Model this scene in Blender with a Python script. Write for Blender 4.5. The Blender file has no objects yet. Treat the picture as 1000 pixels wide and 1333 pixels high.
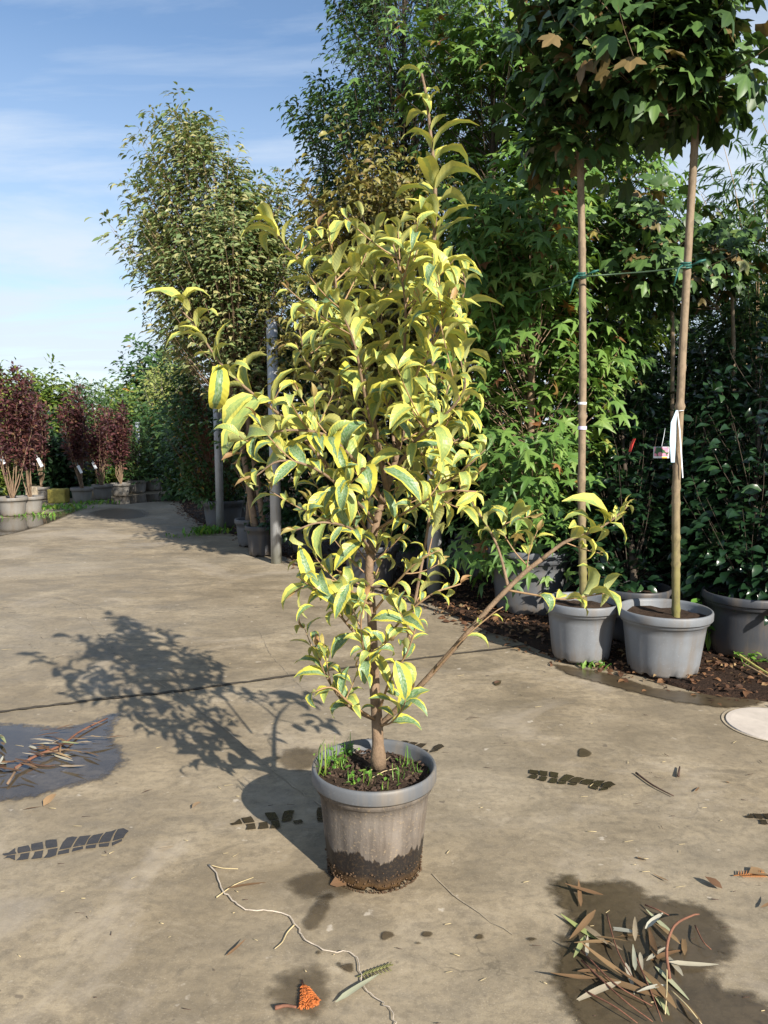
import bpy, math, random
import numpy as np
from mathutils import Vector, Matrix

# ------------------------------------------------------------------ camera, sky, sun
scn = bpy.context.scene
COL = scn.collection
CAM_H, PITCH, FPX = 1.25, math.radians(6.5), 1001.6
K = CAM_H / 1.45                      # metres per 'layout metre'
cam_d = bpy.data.cameras.new('camera'); cam = bpy.data.objects.new('camera', cam_d); COL.objects.link(cam)
cam.location = (0, 0, CAM_H); cam.rotation_euler = (math.pi/2 - PITCH, 0, 0)
cam_d.sensor_fit = 'VERTICAL'; cam_d.sensor_height = 34.6; cam_d.lens = 26.0
cam_d.clip_start = .05; cam_d.clip_end = 3000
scn.camera = cam
SUN_AZ = math.radians(147.0)          # compass angle from +Y clockwise: sun behind the camera's right shoulder
SUN_EL = math.radians(30.0)
SUNV = Vector((math.sin(SUN_AZ)*math.cos(SUN_EL), math.cos(SUN_AZ)*math.cos(SUN_EL), math.sin(SUN_EL)))
w = bpy.data.worlds.new('World'); scn.world = w; w.use_nodes = True
wn, wl = w.node_tree.nodes, w.node_tree.links
wn.clear()
sky = wn.new('ShaderNodeTexSky'); sky.sky_type = 'NISHITA'; sky.sun_disc = False
sky.sun_elevation = SUN_EL; sky.sun_rotation = SUN_AZ; sky.air_density = 1.15; sky.dust_density = 0; sky.ozone_density = 4.5
tc = wn.new('ShaderNodeTexCoord')
sep = wn.new('ShaderNodeSeparateXYZ'); wl.new(tc.outputs['Generated'], sep.inputs[0])
zc = wn.new('ShaderNodeMath'); zc.operation = 'MAXIMUM'; zc.inputs[1].default_value = 0; wl.new(sep.outputs[2], zc.inputs[0])
za = wn.new('ShaderNodeMath'); za.operation = 'ADD'; za.inputs[1].default_value = .16; wl.new(zc.outputs[0], za.inputs[0])
dv = wn.new('ShaderNodeVectorMath'); dv.operation = 'DIVIDE'
cmb = wn.new('ShaderNodeCombineXYZ')
for i in range(3): wl.new(za.outputs[0], cmb.inputs[i])
wl.new(tc.outputs['Generated'], dv.inputs[0]); wl.new(cmb.outputs[0], dv.inputs[1])
mp = wn.new('ShaderNodeMapping'); mp.inputs['Rotation'].default_value = (0, 0, math.radians(35)); mp.inputs['Scale'].default_value = (.55, 1.25, .4)
wl.new(dv.outputs[0], mp.inputs[0])
n1 = wn.new('ShaderNodeTexNoise'); n1.inputs['Scale'].default_value = 1.3; n1.inputs['Detail'].default_value = 9; n1.inputs['Roughness'].default_value = .58; n1.inputs['Distortion'].default_value = .5
wl.new(mp.outputs[0], n1.inputs['Vector'])
cr = wn.new('ShaderNodeValToRGB'); cr.color_ramp.elements[0].position = .43; cr.color_ramp.elements[1].position = .66
cr.color_ramp.elements[0].color = (.05, .05, .05, 1); cr.color_ramp.elements[1].color = (.80, .80, .80, 1)
wl.new(n1.outputs[0], cr.inputs[0])
mx = wn.new('ShaderNodeMix'); mx.data_type = 'RGBA'
hz = wn.new('ShaderNodeMapRange'); hz.inputs['From Min'].default_value = 0; hz.inputs['From Max'].default_value = .42; hz.inputs['To Min'].default_value = .66; hz.inputs['To Max'].default_value = 0
wl.new(zc.outputs[0], hz.inputs[0])
ad = wn.new('ShaderNodeMath'); ad.operation = 'ADD'; ad.use_clamp = True; wl.new(cr.outputs[0], ad.inputs[0]); wl.new(hz.outputs[0], ad.inputs[1])
mn = wn.new('ShaderNodeMath'); mn.operation = 'MINIMUM'; mn.inputs[1].default_value = .9; wl.new(ad.outputs[0], mn.inputs[0])
wl.new(mn.outputs[0], mx.inputs[0]); wl.new(sky.outputs[0], mx.inputs[6]); mx.inputs[7].default_value = (5.2, 5.85, 6.7, 1)
bg = wn.new('ShaderNodeBackground'); bg.inputs[1].default_value = .084
wo = wn.new('ShaderNodeOutputWorld'); wl.new(mx.outputs[2], bg.inputs[0]); wl.new(bg.outputs[0], wo.inputs[0])
sd = bpy.data.lights.new('sun', 'SUN'); sd.energy = 5.0; sd.angle = math.radians(.5); sd.color = (1, .93, .82)
so = bpy.data.objects.new('sun', sd); COL.objects.link(so); so.location = (6, -9, 12)
so.rotation_euler = (-SUNV).to_track_quat('-Z', 'Y').to_euler()
scn.view_settings.view_transform = 'Standard'; scn.view_settings.look = 'None'
scn.view_settings.exposure = .86; scn.view_settings.gamma = 1
scn.view_settings.use_curve_mapping = False
scn.cycles.max_bounces = 7; scn.cycles.transparent_max_bounces = 12
scn.cycles.diffuse_bounces = 3; scn.cycles.transmission_bounces = 4

# ------------------------------------------------------------------ pixel helpers (photo pixels, 1000 x 1333)
CP, SP = math.cos(PITCH), math.sin(PITCH)
def ray(px, py):
    a, b = (px-500)/FPX, (666.5-py)/FPX
    return Vector((a, CP + b*SP, -SP + b*CP))
def G(px, py, z=0.0):
    d = ray(px, py); t = (z-CAM_H)/d.z
    return Vector((d.x*t, d.y*t, z))
def P(px, py, Y):
    d = ray(px, py); t = Y/d.y
    return Vector((d.x*t, Y, CAM_H + d.z*t))
def proj(v):
    x, y, z = v[0], v[1], v[2]-CAM_H
    dep = y*CP - z*SP
    return 500 + FPX*x/dep, 666.5 - FPX*(y*SP + z*CP)/dep, dep

# ------------------------------------------------------------------ object helpers
def link(name, data, parent=None):
    o = bpy.data.objects.new(name, data); COL.objects.link(o)
    if parent is not None: o.parent = parent
    return o
def tag(o, label=None, cat=None, group=None, kind=None):
    if label: o['label'] = label
    if cat: o['category'] = cat
    if group: o['group'] = group
    if kind: o['kind'] = kind
    return o
def thing(name, label, cat, loc=(0, 0, 0), group=None):
    o = link(name, None); o.location = loc; o.empty_display_size = .2
    return tag(o, label, cat, group)

class MB:
    def __init__(s): s.v = []; s.f = []; s.uv = None
    def tube(s, pts, rad, n=6, cap=True):
        pts = [Vector(p) for p in pts]; b = len(s.v); m = len(pts); up = None
        for i, p in enumerate(pts):
            t = (pts[min(i+1, m-1)] - pts[max(i-1, 0)])
            t = t.normalized() if t.length > 1e-9 else Vector((0, 0, 1))
            if up is None: up = t.orthogonal().normalized()
            up = up - t*up.dot(t)
            up = up.normalized() if up.length > 1e-6 else t.orthogonal().normalized()
            sd_ = t.cross(up); r = rad[i] if hasattr(rad, '__len__') else rad
            for k in range(n):
                a = 2*math.pi*k/n; s.v.append(tuple(p + (up*math.cos(a) + sd_*math.sin(a))*r))
        for i in range(m-1):
            for k in range(n):
                a, c = b+i*n+k, b+i*n+(k+1) % n; s.f.append((a, c, c+n, a+n))
        if cap:
            s.f.append(tuple(b+k for k in reversed(range(n)))); s.f.append(tuple(b+(m-1)*n+k for k in range(n)))
        return s
    def lathe(s, prof, n=40, fn=None):
        b = len(s.v)
        for j, (r, z) in enumerate(prof):
            for k in range(n):
                a = 2*math.pi*k/n; rr, zz = (r, z) if fn is None else fn(r, z, a, j)
                s.v.append((rr*math.cos(a), rr*math.sin(a), zz))
        for j in range(len(prof)-1):
            for k in range(n):
                a, c = b+j*n+k, b+j*n+(k+1) % n; s.f.append((a, c, c+n, a+n))
        return s
    def box(s, c, d, rz=0, R=None):
        b = len(s.v); M = R if R is not None else Matrix.Rotation(rz, 3, 'Z')
        for i in range(8):
            q = Vector(((i & 1)-.5, ((i >> 1) & 1)-.5, ((i >> 2) & 1)-.5)); q = Vector((q.x*d[0], q.y*d[1], q.z*d[2]))
            s.v.append(tuple(M @ q + Vector(c)))
        for f in ((0, 2, 3, 1), (4, 5, 7, 6), (0, 1, 5, 4), (2, 6, 7, 3), (0, 4, 6, 2), (1, 3, 7, 5)):
            s.f.append(tuple(b+i for i in f))
        return s
    def mesh(s, name, mat, smooth=True):
        me = bpy.data.meshes.new(name); me.from_pydata(s.v, [], s.f); me.update()
        if mat: me.materials.append(mat)
        if smooth: me.shade_smooth()
        return me
    def build(s, name, mat, parent=None, smooth=True): return link(name, s.mesh(name, mat, smooth), parent)

# ------------------------------------------------------------------ materials
class NT:
    def __init__(s, name):
        s.m = bpy.data.materials.new(name); s.m.use_nodes = True; s.t = s.m.node_tree; s.n = s.t.nodes; s.n.clear()
        s.out = s.n.new('ShaderNodeOutputMaterial')
    def add(s, ty, **kw):
        x = s.n.new(ty)
        for k, v in kw.items(): setattr(x, k, v)
        return x
    def set(s, sock, v):
        if hasattr(v, 'is_output'): s.t.links.new(v, sock)
        elif isinstance(v, (tuple, list)) and len(v) == 3 and len(sock.default_value) == 4: sock.default_value = (*v, 1)
        else: sock.default_value = v
    def pos(s, space='world'):
        if space == 'world': return s.add('ShaderNodeNewGeometry').outputs['Position']
        return s.add('ShaderNodeTexCoord').outputs['Object']
    def noise(s, vec, scale, detail=4, rough=.5, stretch=None, dist=0):
        if stretch:
            mp_ = s.add('ShaderNodeMapping'); mp_.inputs['Scale'].default_value = stretch; s.set(mp_.inputs[0], vec); vec = mp_.outputs[0]
        x = s.add('ShaderNodeTexNoise'); s.set(x.inputs['Vector'], vec)
        x.inputs['Scale'].default_value = scale; x.inputs['Detail'].default_value = detail; x.inputs['Roughness'].default_value = rough; x.inputs['Distortion'].default_value = dist
        return x.outputs[0]
    def ramp(s, v, stops):
        r = s.add('ShaderNodeValToRGB'); e = r.color_ramp.elements
        while len(e) > 1: e.remove(e[-1])
        for i, (p, c) in enumerate(stops):
            q = e[0] if i == 0 else e.new(p)
            q.position = p; q.color = (c, c, c, 1) if not isinstance(c, tuple) else (*c, 1)
        s.set(r.inputs[0], v); return r.outputs[0]
    def mix(s, f, a, b, mode='MIX'):
        x = s.add('ShaderNodeMix', data_type='RGBA', blend_type=mode); s.set(x.inputs[0], f); s.set(x.inputs[6], a); s.set(x.inputs[7], b); return x.outputs[2]
    def math(s, op, a, b=0.0, c=None):
        x = s.add('ShaderNodeMath', operation=op); s.set(x.inputs[0], a); s.set(x.inputs[1], b)
        if c is not None: s.set(x.inputs[2], c)
        return x.outputs[0]
    def bump(s, h, strength=.3, dist=.01):
        x = s.add('ShaderNodeBump'); x.inputs['Strength'].default_value = strength; x.inputs['Distance'].default_value = dist; s.set(x.inputs['Height'], h); return x.outputs[0]
    def bsdf(s, color, rough=.6, spec=.5, normal=None, metal=0):
        p = s.add('ShaderNodeBsdfPrincipled'); s.set(p.inputs['Base Color'], color); s.set(p.inputs['Roughness'], rough)
        p.inputs['Specular IOR Level'].default_value = spec; p.inputs['Metallic'].default_value = metal
        if normal is not None: s.set(p.inputs['Normal'], normal)
        return p.outputs[0]
    def done(s, sh): s.t.links.new(sh, s.out.inputs[0]); return s.m

def plain(name, c, rough=.6, var=.25, scale=8, spec=.4, bump=.15, space='obj', metal=0):
    t = NT(name); p = t.pos(space); nn = t.noise(p, scale, 5, .6); n2 = t.noise(p, scale*7, 3, .6)
    k = t.math('ADD', t.math('MULTIPLY', nn, .7), t.math('MULTIPLY', n2, .3))
    col = t.mix(t.ramp(k, [(.3, 0.), (.7, 1.)]), tuple(x*(1-var) for x in c), tuple(min(1, x*(1+var)) for x in c))
    return t.done(t.bsdf(col, rough, spec, t.bump(k, bump, .01), metal))

def rnd_val(t):
    a = t.add('ShaderNodeAttribute', attribute_name='rnd'); o = t.add('ShaderNodeObjectInfo')
    return t.math('FRACT', t.math('ADD', a.outputs['Fac'], o.outputs['Random']))

def leaf_shader(t, col, under, rough, spec, trans, normal=None, tcol=None):
    """two-sided leaf: glossy diffuse sheet plus light passing through it"""
    g = t.add('ShaderNodeNewGeometry')
    c2 = t.mix(g.outputs['Backfacing'], col, under) if under is not None else col
    b = t.bsdf(c2, rough, spec, normal)
    tr = t.add('ShaderNodeBsdfTranslucent'); t.set(tr.inputs[0], tcol if tcol is not None else t.mix(1., col, (1.15, 1.1, .55), 'MULTIPLY'))
    ms = t.add('ShaderNodeMixShader'); ms.inputs[0].default_value = trans
    t.t.links.new(b, ms.inputs[1]); t.t.links.new(tr.outputs[0], ms.inputs[2])
    return ms.outputs[0]

def leafmat(name, stops, rough=.45, spec=.4, trans=.25, under=1.25, veins=True):
    t = NT(name); r = rnd_val(t); c = t.ramp(r, stops)
    uv = t.add('ShaderNodeUVMap').outputs[0]
    nn = t.noise(uv, 7, 3, .6); c = t.mix(t.math('MULTIPLY', nn, .5), c, t.mix(1., c, (.55, .6, .5), 'MULTIPLY'))
    if veins:
        su = t.add('ShaderNodeSeparateXYZ'); t.set(su.inputs[0], uv)
        d = t.math('ABSOLUTE', t.math('SUBTRACT', su.outputs[0], .5))
        v = t.ramp(d, [(0., 1.), (.035, 0.)]); c = t.mix(t.math('MULTIPLY', v, .35), c, t.mix(1., c, (1.8, 1.6, 1.5), 'MULTIPLY'))
    un = t.mix(1., c, (under, under*.98, under*.95), 'MULTIPLY')
    return t.done(leaf_shader(t, c, un, rough, spec, trans))

def elaeagnus_mat(name, margin, centre, centre2, green_w, rough=.42):
    """variegated leaf: irregular green middle, yellow margin, pale scurfy underside"""
    t = NT(name); r = rnd_val(t); uv = t.add('ShaderNodeUVMap').outputs[0]
    su = t.add('ShaderNodeSeparateXYZ'); t.set(su.inputs[0], uv)
    d = t.math('MULTIPLY', t.math('ABSOLUTE', t.math('SUBTRACT', su.outputs[0], .5)), 2.)
    off = t.add('ShaderNodeCombineXYZ'); t.set(off.inputs[2], t.math('MULTIPLY', r, 37.))
    vv = t.add('ShaderNodeVectorMath', operation='ADD'); t.set(vv.inputs[0], uv); t.set(vv.inputs[1], off.outputs[0])
    n = t.noise(vv.outputs[0], 5, 4, .6); nfine = t.noise(vv.outputs[0], 14, 4, .65)
    wd = t.math('ADD', t.math('MULTIPLY', r, .55), green_w - .3)
    edge = t.math('ADD', t.math('SUBTRACT', wd, d), t.math('MULTIPLY', t.math('SUBTRACT', n, .5), .9))
    m = t.ramp(edge, [(0., 0.), (.035, 1.)])
    cen = t.mix(t.ramp(nfine, [(.44, 0.), (.54, 1.)]), centre, centre2)
    col = t.mix(m, t.mix(nfine, margin, tuple(x*.78 for x in margin)), cen)
    bl = t.noise(vv.outputs[0], 11, 3, .6); col = t.mix(t.math('MULTIPLY', t.ramp(bl, [(.69, 0.), (.73, 1.)]), .75), col, (.22, .13, .06))
    rib = t.ramp(d, [(0., 1.), (.06, 0.)]); col = t.mix(t.math('MULTIPLY', rib, .4), col, (.42, .44, .16))
    und = t.mix(m, (.50, .49, .16), (.37, .41, .16))
    sc = t.noise(uv, 60, 2, .6); und = t.mix(t.math('MULTIPLY', sc, .5), und, (.28, .28, .12))
    # side veins as fine relief
    vy = t.math('SINE', t.math('MULTIPLY', t.math('SUBTRACT', su.outputs[1], t.math('MULTIPLY', d, .12)), 75.))
    nb = t.bump(t.math('ADD', t.math('MULTIPLY', vy, .3), t.math('MULTIPLY', rib, -1.)), .25, .002)
    tc_ = t.mix(1., col, (1.2, 1.1, .5), 'MULTIPLY')
    return t.done(leaf_shader(t, col, und, rough, .38, .20, nb, tc_))

M = {}
M['young'] = elaeagnus_mat('young_leaf', (.62, .59, .125), (.33, .39, .11), (.24, .33, .11), .57)
M['mature'] = elaeagnus_mat('mature_leaf', (.64, .59, .09), (.10, .20, .07), (.22, .31, .18), .58)
M['tip'] = leafmat('tip_leaf', [(0, (.34, .19, .10)), (.5, (.42, .28, .13)), (1, (.40, .36, .12))], trans=.3)
M['bronze'] = leafmat('bronze_leaf', [(0, (.10, .105, .035)), (.4, (.21, .20, .06)), (.75, (.33, .29, .09)), (1, (.22, .15, .06))], trans=.25, under=1.5)
M['gum'] = leafmat('sweetgum_leaf', [(0, (.06, .13, .03)), (.5, (.105, .20, .045)), (.9, (.17, .27, .065)), (.965, (.24, .29, .06)), (.99, (.20, .08, .04)), (1, (.28, .13, .05))], trans=.3, under=1.3)
M['maple'] = leafmat('maple_leaf', [(0, (.025, .05, .016)), (.55, (.05, .10, .028)), (.86, (.095, .165, .045)), (.92, (.11, .085, .035)), (1, (.17, .11, .05))], trans=.22, under=1.5)
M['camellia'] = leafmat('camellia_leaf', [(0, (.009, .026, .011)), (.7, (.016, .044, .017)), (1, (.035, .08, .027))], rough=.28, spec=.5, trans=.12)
M['tall'] = leafmat('tall_leaf', [(0, (.04, .09, .03)), (.6, (.075, .145, .045)), (1, (.13, .21, .07))], rough=.35, trans=.22, under=1.5)
M['olive'] = leafmat('olive_leaf', [(0, (.09, .145, .055)), (.4, (.17, .235, .095)), (.75, (.29, .31, .14)), (1, (.48, .42, .20))], rough=.36, trans=.22, under=1.6)
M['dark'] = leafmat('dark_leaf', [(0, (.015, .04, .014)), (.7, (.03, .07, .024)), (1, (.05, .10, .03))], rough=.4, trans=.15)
M['purple'] = leafmat('purple_leaf', [(0, (.05, .024, .03)), (.6, (.115, .045, .052)), (.9, (.19, .07, .065)), (1, (.20, .12, .065))], rough=.45, trans=.25, veins=False)
M['hedge'] = leafmat('hedge_leaf', [(0, (.06, .11, .02)), (.5, (.13, .20, .035)), (1, (.26, .30, .05))], rough=.5, trans=.25, veins=False)
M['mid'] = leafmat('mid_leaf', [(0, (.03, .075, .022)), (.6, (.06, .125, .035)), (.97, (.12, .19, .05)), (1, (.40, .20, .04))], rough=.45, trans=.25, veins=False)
M['bamboo'] = leafmat('bamboo_leaf', [(0, (.04, .09, .03)), (.6, (.08, .16, .05)), (1, (.17, .24, .08))], rough=.4, trans=.3, veins=False)
M['pale'] = leafmat('pale_leaf', [(0, (.18, .24, .06)), (1, (.36, .38, .12))], trans=.3, veins=False)
M['weed'] = leafmat('weed_leaf', [(0, (.09, .22, .03)), (.6, (.16, .34, .05)), (1, (.32, .42, .08))], trans=.35, veins=False)
M['litter'] = leafmat('litter_leaf', [(0, (.05, .025, .014)), (.5, (.13, .06, .03)), (.85, (.22, .11, .05)), (1, (.35, .24, .12))], rough=.7, trans=.05, veins=False)
M['straw'] = plain('straw', (.50, .40, .22), .7, .3, 20)
M['bark'] = plain('bark', (.20, .135, .085), .85, .4, 30, bump=.6)
M['bark_dark'] = plain('bark_dark', (.06, .045, .032), .9, .4, 20, bump=.6)
M['bark_red'] = plain('bark_red', (.17, .075, .045), .85, .35, 18, bump=.5)
M['bark_white'] = plain('bark_white', (.50, .44, .38), .8, .25, 12)
M['twig_red'] = plain('twig_red', (.30, .19, .10), .7, .3, 30)
M['cane'] = plain('cane', (.42, .30, .17), .6, .25, 15)
M['soil'] = plain('soil', (.045, .030, .021), .95, .5, 40, spec=.15, bump=.9)
M['white'] = plain('white_plastic', (.72, .76, .80), .45, .08, 6, bump=.02)
M['lilac'] = plain('lilac_tape', (.55, .50, .66), .5, .1, 10, bump=.02)
M['tie'] = plain('green_tie', (.02, .10, .08), .5, .3, 12)
M['wire'] = plain('wire', (.06, .10, .06), .5, .3, 12)
M['red'] = plain('red_plastic', (.55, .05, .04), .45, .15, 10)
M['yellowblock'] = plain('yellow_lichen_block', (.42, .34, .08), .95, .5, 9, bump=.6)
M['block'] = plain('concrete_block', (.34, .28, .20), .95, .35, 9, bump=.6)

def stem_mat():
    """standard stem: grey-tan above, algae green low down"""
    t = NT('standard_stem'); p = t.pos('obj'); s = t.add('ShaderNodeSeparateXYZ'); t.set(s.inputs[0], p)
    n = t.noise(p, 22, 5, .6); n2 = t.noise(p, 60, 3, .6, (1, 1, .15))
    h = t.math('ADD', s.outputs[2], t.math('MULTIPLY', n, .8))
    c = t.ramp(h, [(.1, (.27, .27, .055)), (.45, (.25, .22, .075)), (.62, (.24, .20, .11)), (1., (.36, .27, .18))])
    rr = s.outputs[2]
    f = t.ramp(t.math('MULTIPLY', h, .45), [(.25, 0.), (.65, 1.)])
    c = t.mix(f, (.21, .20, .055), (.30, .225, .15)); n3 = t.noise(p, 35, 4, .7, (1, 1, .5)); c = t.mix(t.math('MULTIPLY', t.ramp(n3, [(.45, 0.), (.62, 1.)]), .55), c, (.13, .10, .065)); c = t.mix(t.math('MULTIPLY', n2, .7), c, t.mix(1., c, (.5, .48, .45), 'MULTIPLY'))
    return t.done(t.bsdf(c, .75, .3, t.bump(n2, .4, .004)))
M['stem'] = stem_mat()

def pot_mat(name, c, dirt=(.16, .12, .08), dirt_amt=.5, rough=.42):
    t = NT(name); p = t.pos('obj'); n = t.noise(p, 5, 5, .6); st = t.noise(p, 16, 4, .6, (1, 1, .08)); f = t.noise(p, 90, 3, .7)
    col = t.mix(t.ramp(n, [(.3, 0.), (.7, 1.)]), tuple(x*.82 for x in c), tuple(x*1.15 for x in c))
    s = t.add('ShaderNodeSeparateXYZ'); t.set(s.inputs[0], p)
    low = t.ramp(t.math('ADD', s.outputs[2], t.math('MULTIPLY', t.math('SUBTRACT', n, .5), .18)), [(0., 1.), (.10, .12), (.4, 0.)])
    dm = t.math('MULTIPLY', t.math('ADD', t.ramp(st, [(.48, 0.), (.75, 1.)]), low), dirt_amt)
    col = t.mix(dm, col, dirt); col = t.mix(t.math('MULTIPLY', t.ramp(f, [(.6, 0.), (.72, 1.)]), .35), col, tuple(min(1, x*1.7) for x in c))
    return t.done(t.bsdf(col, t.math('ADD', rough, t.math('MULTIPLY', n, .25)), .4, t.bump(f, .08, .003)))
M['pot_grey'] = pot_mat('grey_pot', (.165, .178, .195))
M['pot_dark'] = pot_mat('dark_pot', (.045, .05, .06), rough=.38)
M['pot_mid'] = pot_mat('mid_pot', (.105, .113, .125))
M['rim_scuffed'] = pot_mat('scuffed_rim', (.115, .123, .135), (.20, .165, .125), .75)
M['pot_brown'] = pot_mat('brown_grey_pot', (.20, .19, .175), dirt_amt=.6)

def main_pot_mat():
    t = NT('dusty_pot'); p = t.pos('obj'); s = t.add('ShaderNodeSeparateXYZ'); t.set(s.inputs[0], p)
    n = t.noise(p, 6, 5, .6); st = t.noise(p, 20, 5, .65, (1, 1, .07)); f = t.noise(p, 120, 3, .7); e = t.noise(p, 26, 4, .6, (1, 1, .4))
    dust = t.mix(t.ramp(st, [(.35, 0.), (.65, 1.)]), (.085, .073, .063), (.205, .178, .152))
    dust = t.mix(t.ramp(n, [(.35, 0.), (.65, 1.)]), dust, t.mix(1., dust, (.72, .66, .6), 'MULTIPLY'))
    dust = t.mix(t.math('MULTIPLY', t.ramp(f, [(.58, 0.), (.66, 1.)]), .6), dust, (.29, .22, .14))
    # wet foot with a ragged tide line and a dry lick on one side
    xs = t.math('MULTIPLY', t.ramp(s.outputs[0], [(.09, 0.), (.14, 1.)]), .0)
    h = t.math('ADD', s.outputs[2], t.math('ADD', t.math('MULTIPLY', t.math('SUBTRACT', e, .5), .10), t.math('MULTIPLY', t.math('SUBTRACT', st, .5), .06)))
    wet = t.ramp(t.math('MULTIPLY', h, 4.), [(.385, 1.), (.41, 0.)])
    wc = t.mix(t.ramp(f, [(.5, 0.), (.7, 1.)]), (.018, .015, .014), (.05, .035, .022))
    mud = t.ramp(t.math('MULTIPLY', t.math('ADD', s.outputs[2], t.math('MULTIPLY', t.math('SUBTRACT', n, .5), .08)), 4.), [(.08, 1.), (.2, 0.)])
    wc = t.mix(mud, wc, t.mix(f, (.03, .018, .01), (.15, .085, .035)))
    drip = t.math('MULTIPLY', t.ramp(t.noise(p, 14, 3, .5, (1, 1, .03)), [(.60, 0.), (.64, 1.)]), t.ramp(s.outputs[0], [(0., .8), (.001, 0.)]))
    col = t.mix(wet, t.mix(drip, dust, (.035, .028, .024)), wc)
    return t.done(t.bsdf(col, t.mix(wet, (.8, .8, .8), (.5, .5, .5)), .3, t.bump(t.math('ADD', f, st), .3, .004)))
M['main_pot'] = main_pot_mat()

def pole_mat():
    t = NT('galvanised_pole'); p = t.pos('obj'); n = t.noise(p, 9, 5, .65); st = t.noise(p, 30, 3, .6, (1, 1, .06))
    c = t.mix(n, (.30, .31, .32), (.48, .49, .50)); c = t.mix(t.math('MULTIPLY', t.ramp(st, [(.55, 0.), (.7, 1.)]), .5), c, (.20, .17, .13))
    s = t.add('ShaderNodeSeparateXYZ'); t.set(s.inputs[0], p)
    c = t.mix(t.ramp(t.math('ADD', s.outputs[2], t.math('MULTIPLY', n, .2)), [(.05, .8), (.3, 0.)]), c, (.22, .22, .12))
    return t.done(t.bsdf(c, .5, .4, metal=.25))
M['pole'] = pole_mat()

def concrete_group(t):
    """colour and relief of the yard's concrete, from the world position so wet marks continue it"""
    p = t.pos('world')
    big = t.noise(p, .55, 4, .55); mid = t.noise(p, 2.3, 6, .62, dist=.4); smear = t.noise(p, 3.2, 6, .65, (.8, 1.4, 1), .6); fine = t.noise(p, 38, 5, .7); grit = t.noise(p, 210, 2, .6)
    sm2 = t.noise(p, 9, 7, .68, (.8, 1.25, 1), 1.2); sm3 = t.noise(p, 20, 6, .7, (.8, 1.2, 1), .8)
    c = t.mix(t.ramp(mid, [(.32, 0.), (.68, 1.)]), (.205, .158, .092), (.345, .272, .165))
    c = t.mix(t.math('MULTIPLY', t.ramp(smear, [(.38, 1.), (.54, 0.)]), .50), c, (.125, .100, .064))
    c = t.mix(t.math('MULTIPLY', t.ramp(smear, [(.56, 0.), (.76, 1.)]), .5), c, (.43, .355, .24))
    c = t.mix(t.math('MULTIPLY', t.ramp(sm2, [(.36, 1.), (.50, 0.)]), .50), c, (.120, .098, .066))
    c = t.mix(t.math('MULTIPLY', t.ramp(sm2, [(.56, 0.), (.74, 1.)]), .42), c, (.45, .375, .26))
    c = t.mix(t.math('MULTIPLY', t.ramp(sm3, [(.38, 1.), (.50, 0.)]), .34), c, (.135, .105, .066))
    c = t.mix(t.math('MULTIPLY', t.ramp(big, [(.42, 0.), (.66, 1.)]), .45), c, (.27, .235, .17))
    c = t.mix(t.math('MULTIPLY', t.ramp(fine, [(.38, 1.), (.52, 0.)]), .34), c, (.10, .08, .052))
    c = t.mix(t.math('MULTIPLY', t.ramp(grit, [(.60, 0.), (.70, 1.)]), .35), c, (.50, .42, .30))
    spots = t.noise(p, 13, 3, .5); c = t.mix(t.math('MULTIPLY', t.ramp(spots, [(.70, 0.), (.73, 1.)]), .6), c, (.075, .06, .045))
    psp = t.noise(p, 17, 3, .55); c = t.mix(t.math('MULTIPLY', t.ramp(psp, [(.68, 0.), (.73, 1.)]), .5), c, (.55, .48, .37))
    vo = t.add('ShaderNodeTexVoronoi', feature='DISTANCE_TO_EDGE'); dp = t.add('ShaderNodeVectorMath', operation='ADD'); t.set(dp.inputs[0], p); nz = t.add('ShaderNodeTexNoise'); t.set(nz.inputs['Vector'], p); nz.inputs['Scale'].default_value = 2.5; nz.inputs['Detail'].default_value = 6; t.set(dp.inputs[1], nz.outputs['Color']); t.set(vo.inputs['Vector'], dp.outputs[0]); vo.inputs['Scale'].default_value = .9
    hair = t.math('MULTIPLY', t.ramp(vo.outputs['Distance'], [(0., 1.), (.0045, 0.)]), t.ramp(t.noise(p, 1.7, 3, .5), [(.50, 0.), (.60, .55)])); c = t.mix(hair, c, (.07, .058, .04))
    agg = t.noise(p, 420, 2, .5); c = t.mix(t.math('MULTIPLY', t.ramp(agg, [(.56, 0.), (.66, 1.)]), .4), c, (.12, .10, .07))
    mud_ = t.noise(p, 1.05, 7, .66, dist=.9); c = t.mix(t.math('MULTIPLY', t.ramp(mud_, [(.50, 0.), (.62, 1.)]), .38), c, (.165, .130, .080))
    c = t.mix(t.math('MULTIPLY', t.ramp(mud_, [(.36, 1.), (.46, 0.)]), .35), c, (.38, .32, .235))
    c = t.mix(1., c, (1.08, 1.10, 1.19), 'MULTIPLY')
    h = t.math('ADD', t.math('MULTIPLY', fine, .6), t.math('ADD', t.math('MULTIPLY', grit, .25), t.math('MULTIPLY', smear, .5)))
    return c, h, mid, smear
def concrete_mat():
    t = NT('yard_concrete'); c, h, mid, smear = concrete_group(t)
    return t.done(t.bsdf(c, t.ramp(smear, [(.35, .55), (.6, .85)]), .35, t.bump(h, .35, .004)))
M['concrete'] = concrete_mat()
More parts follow.
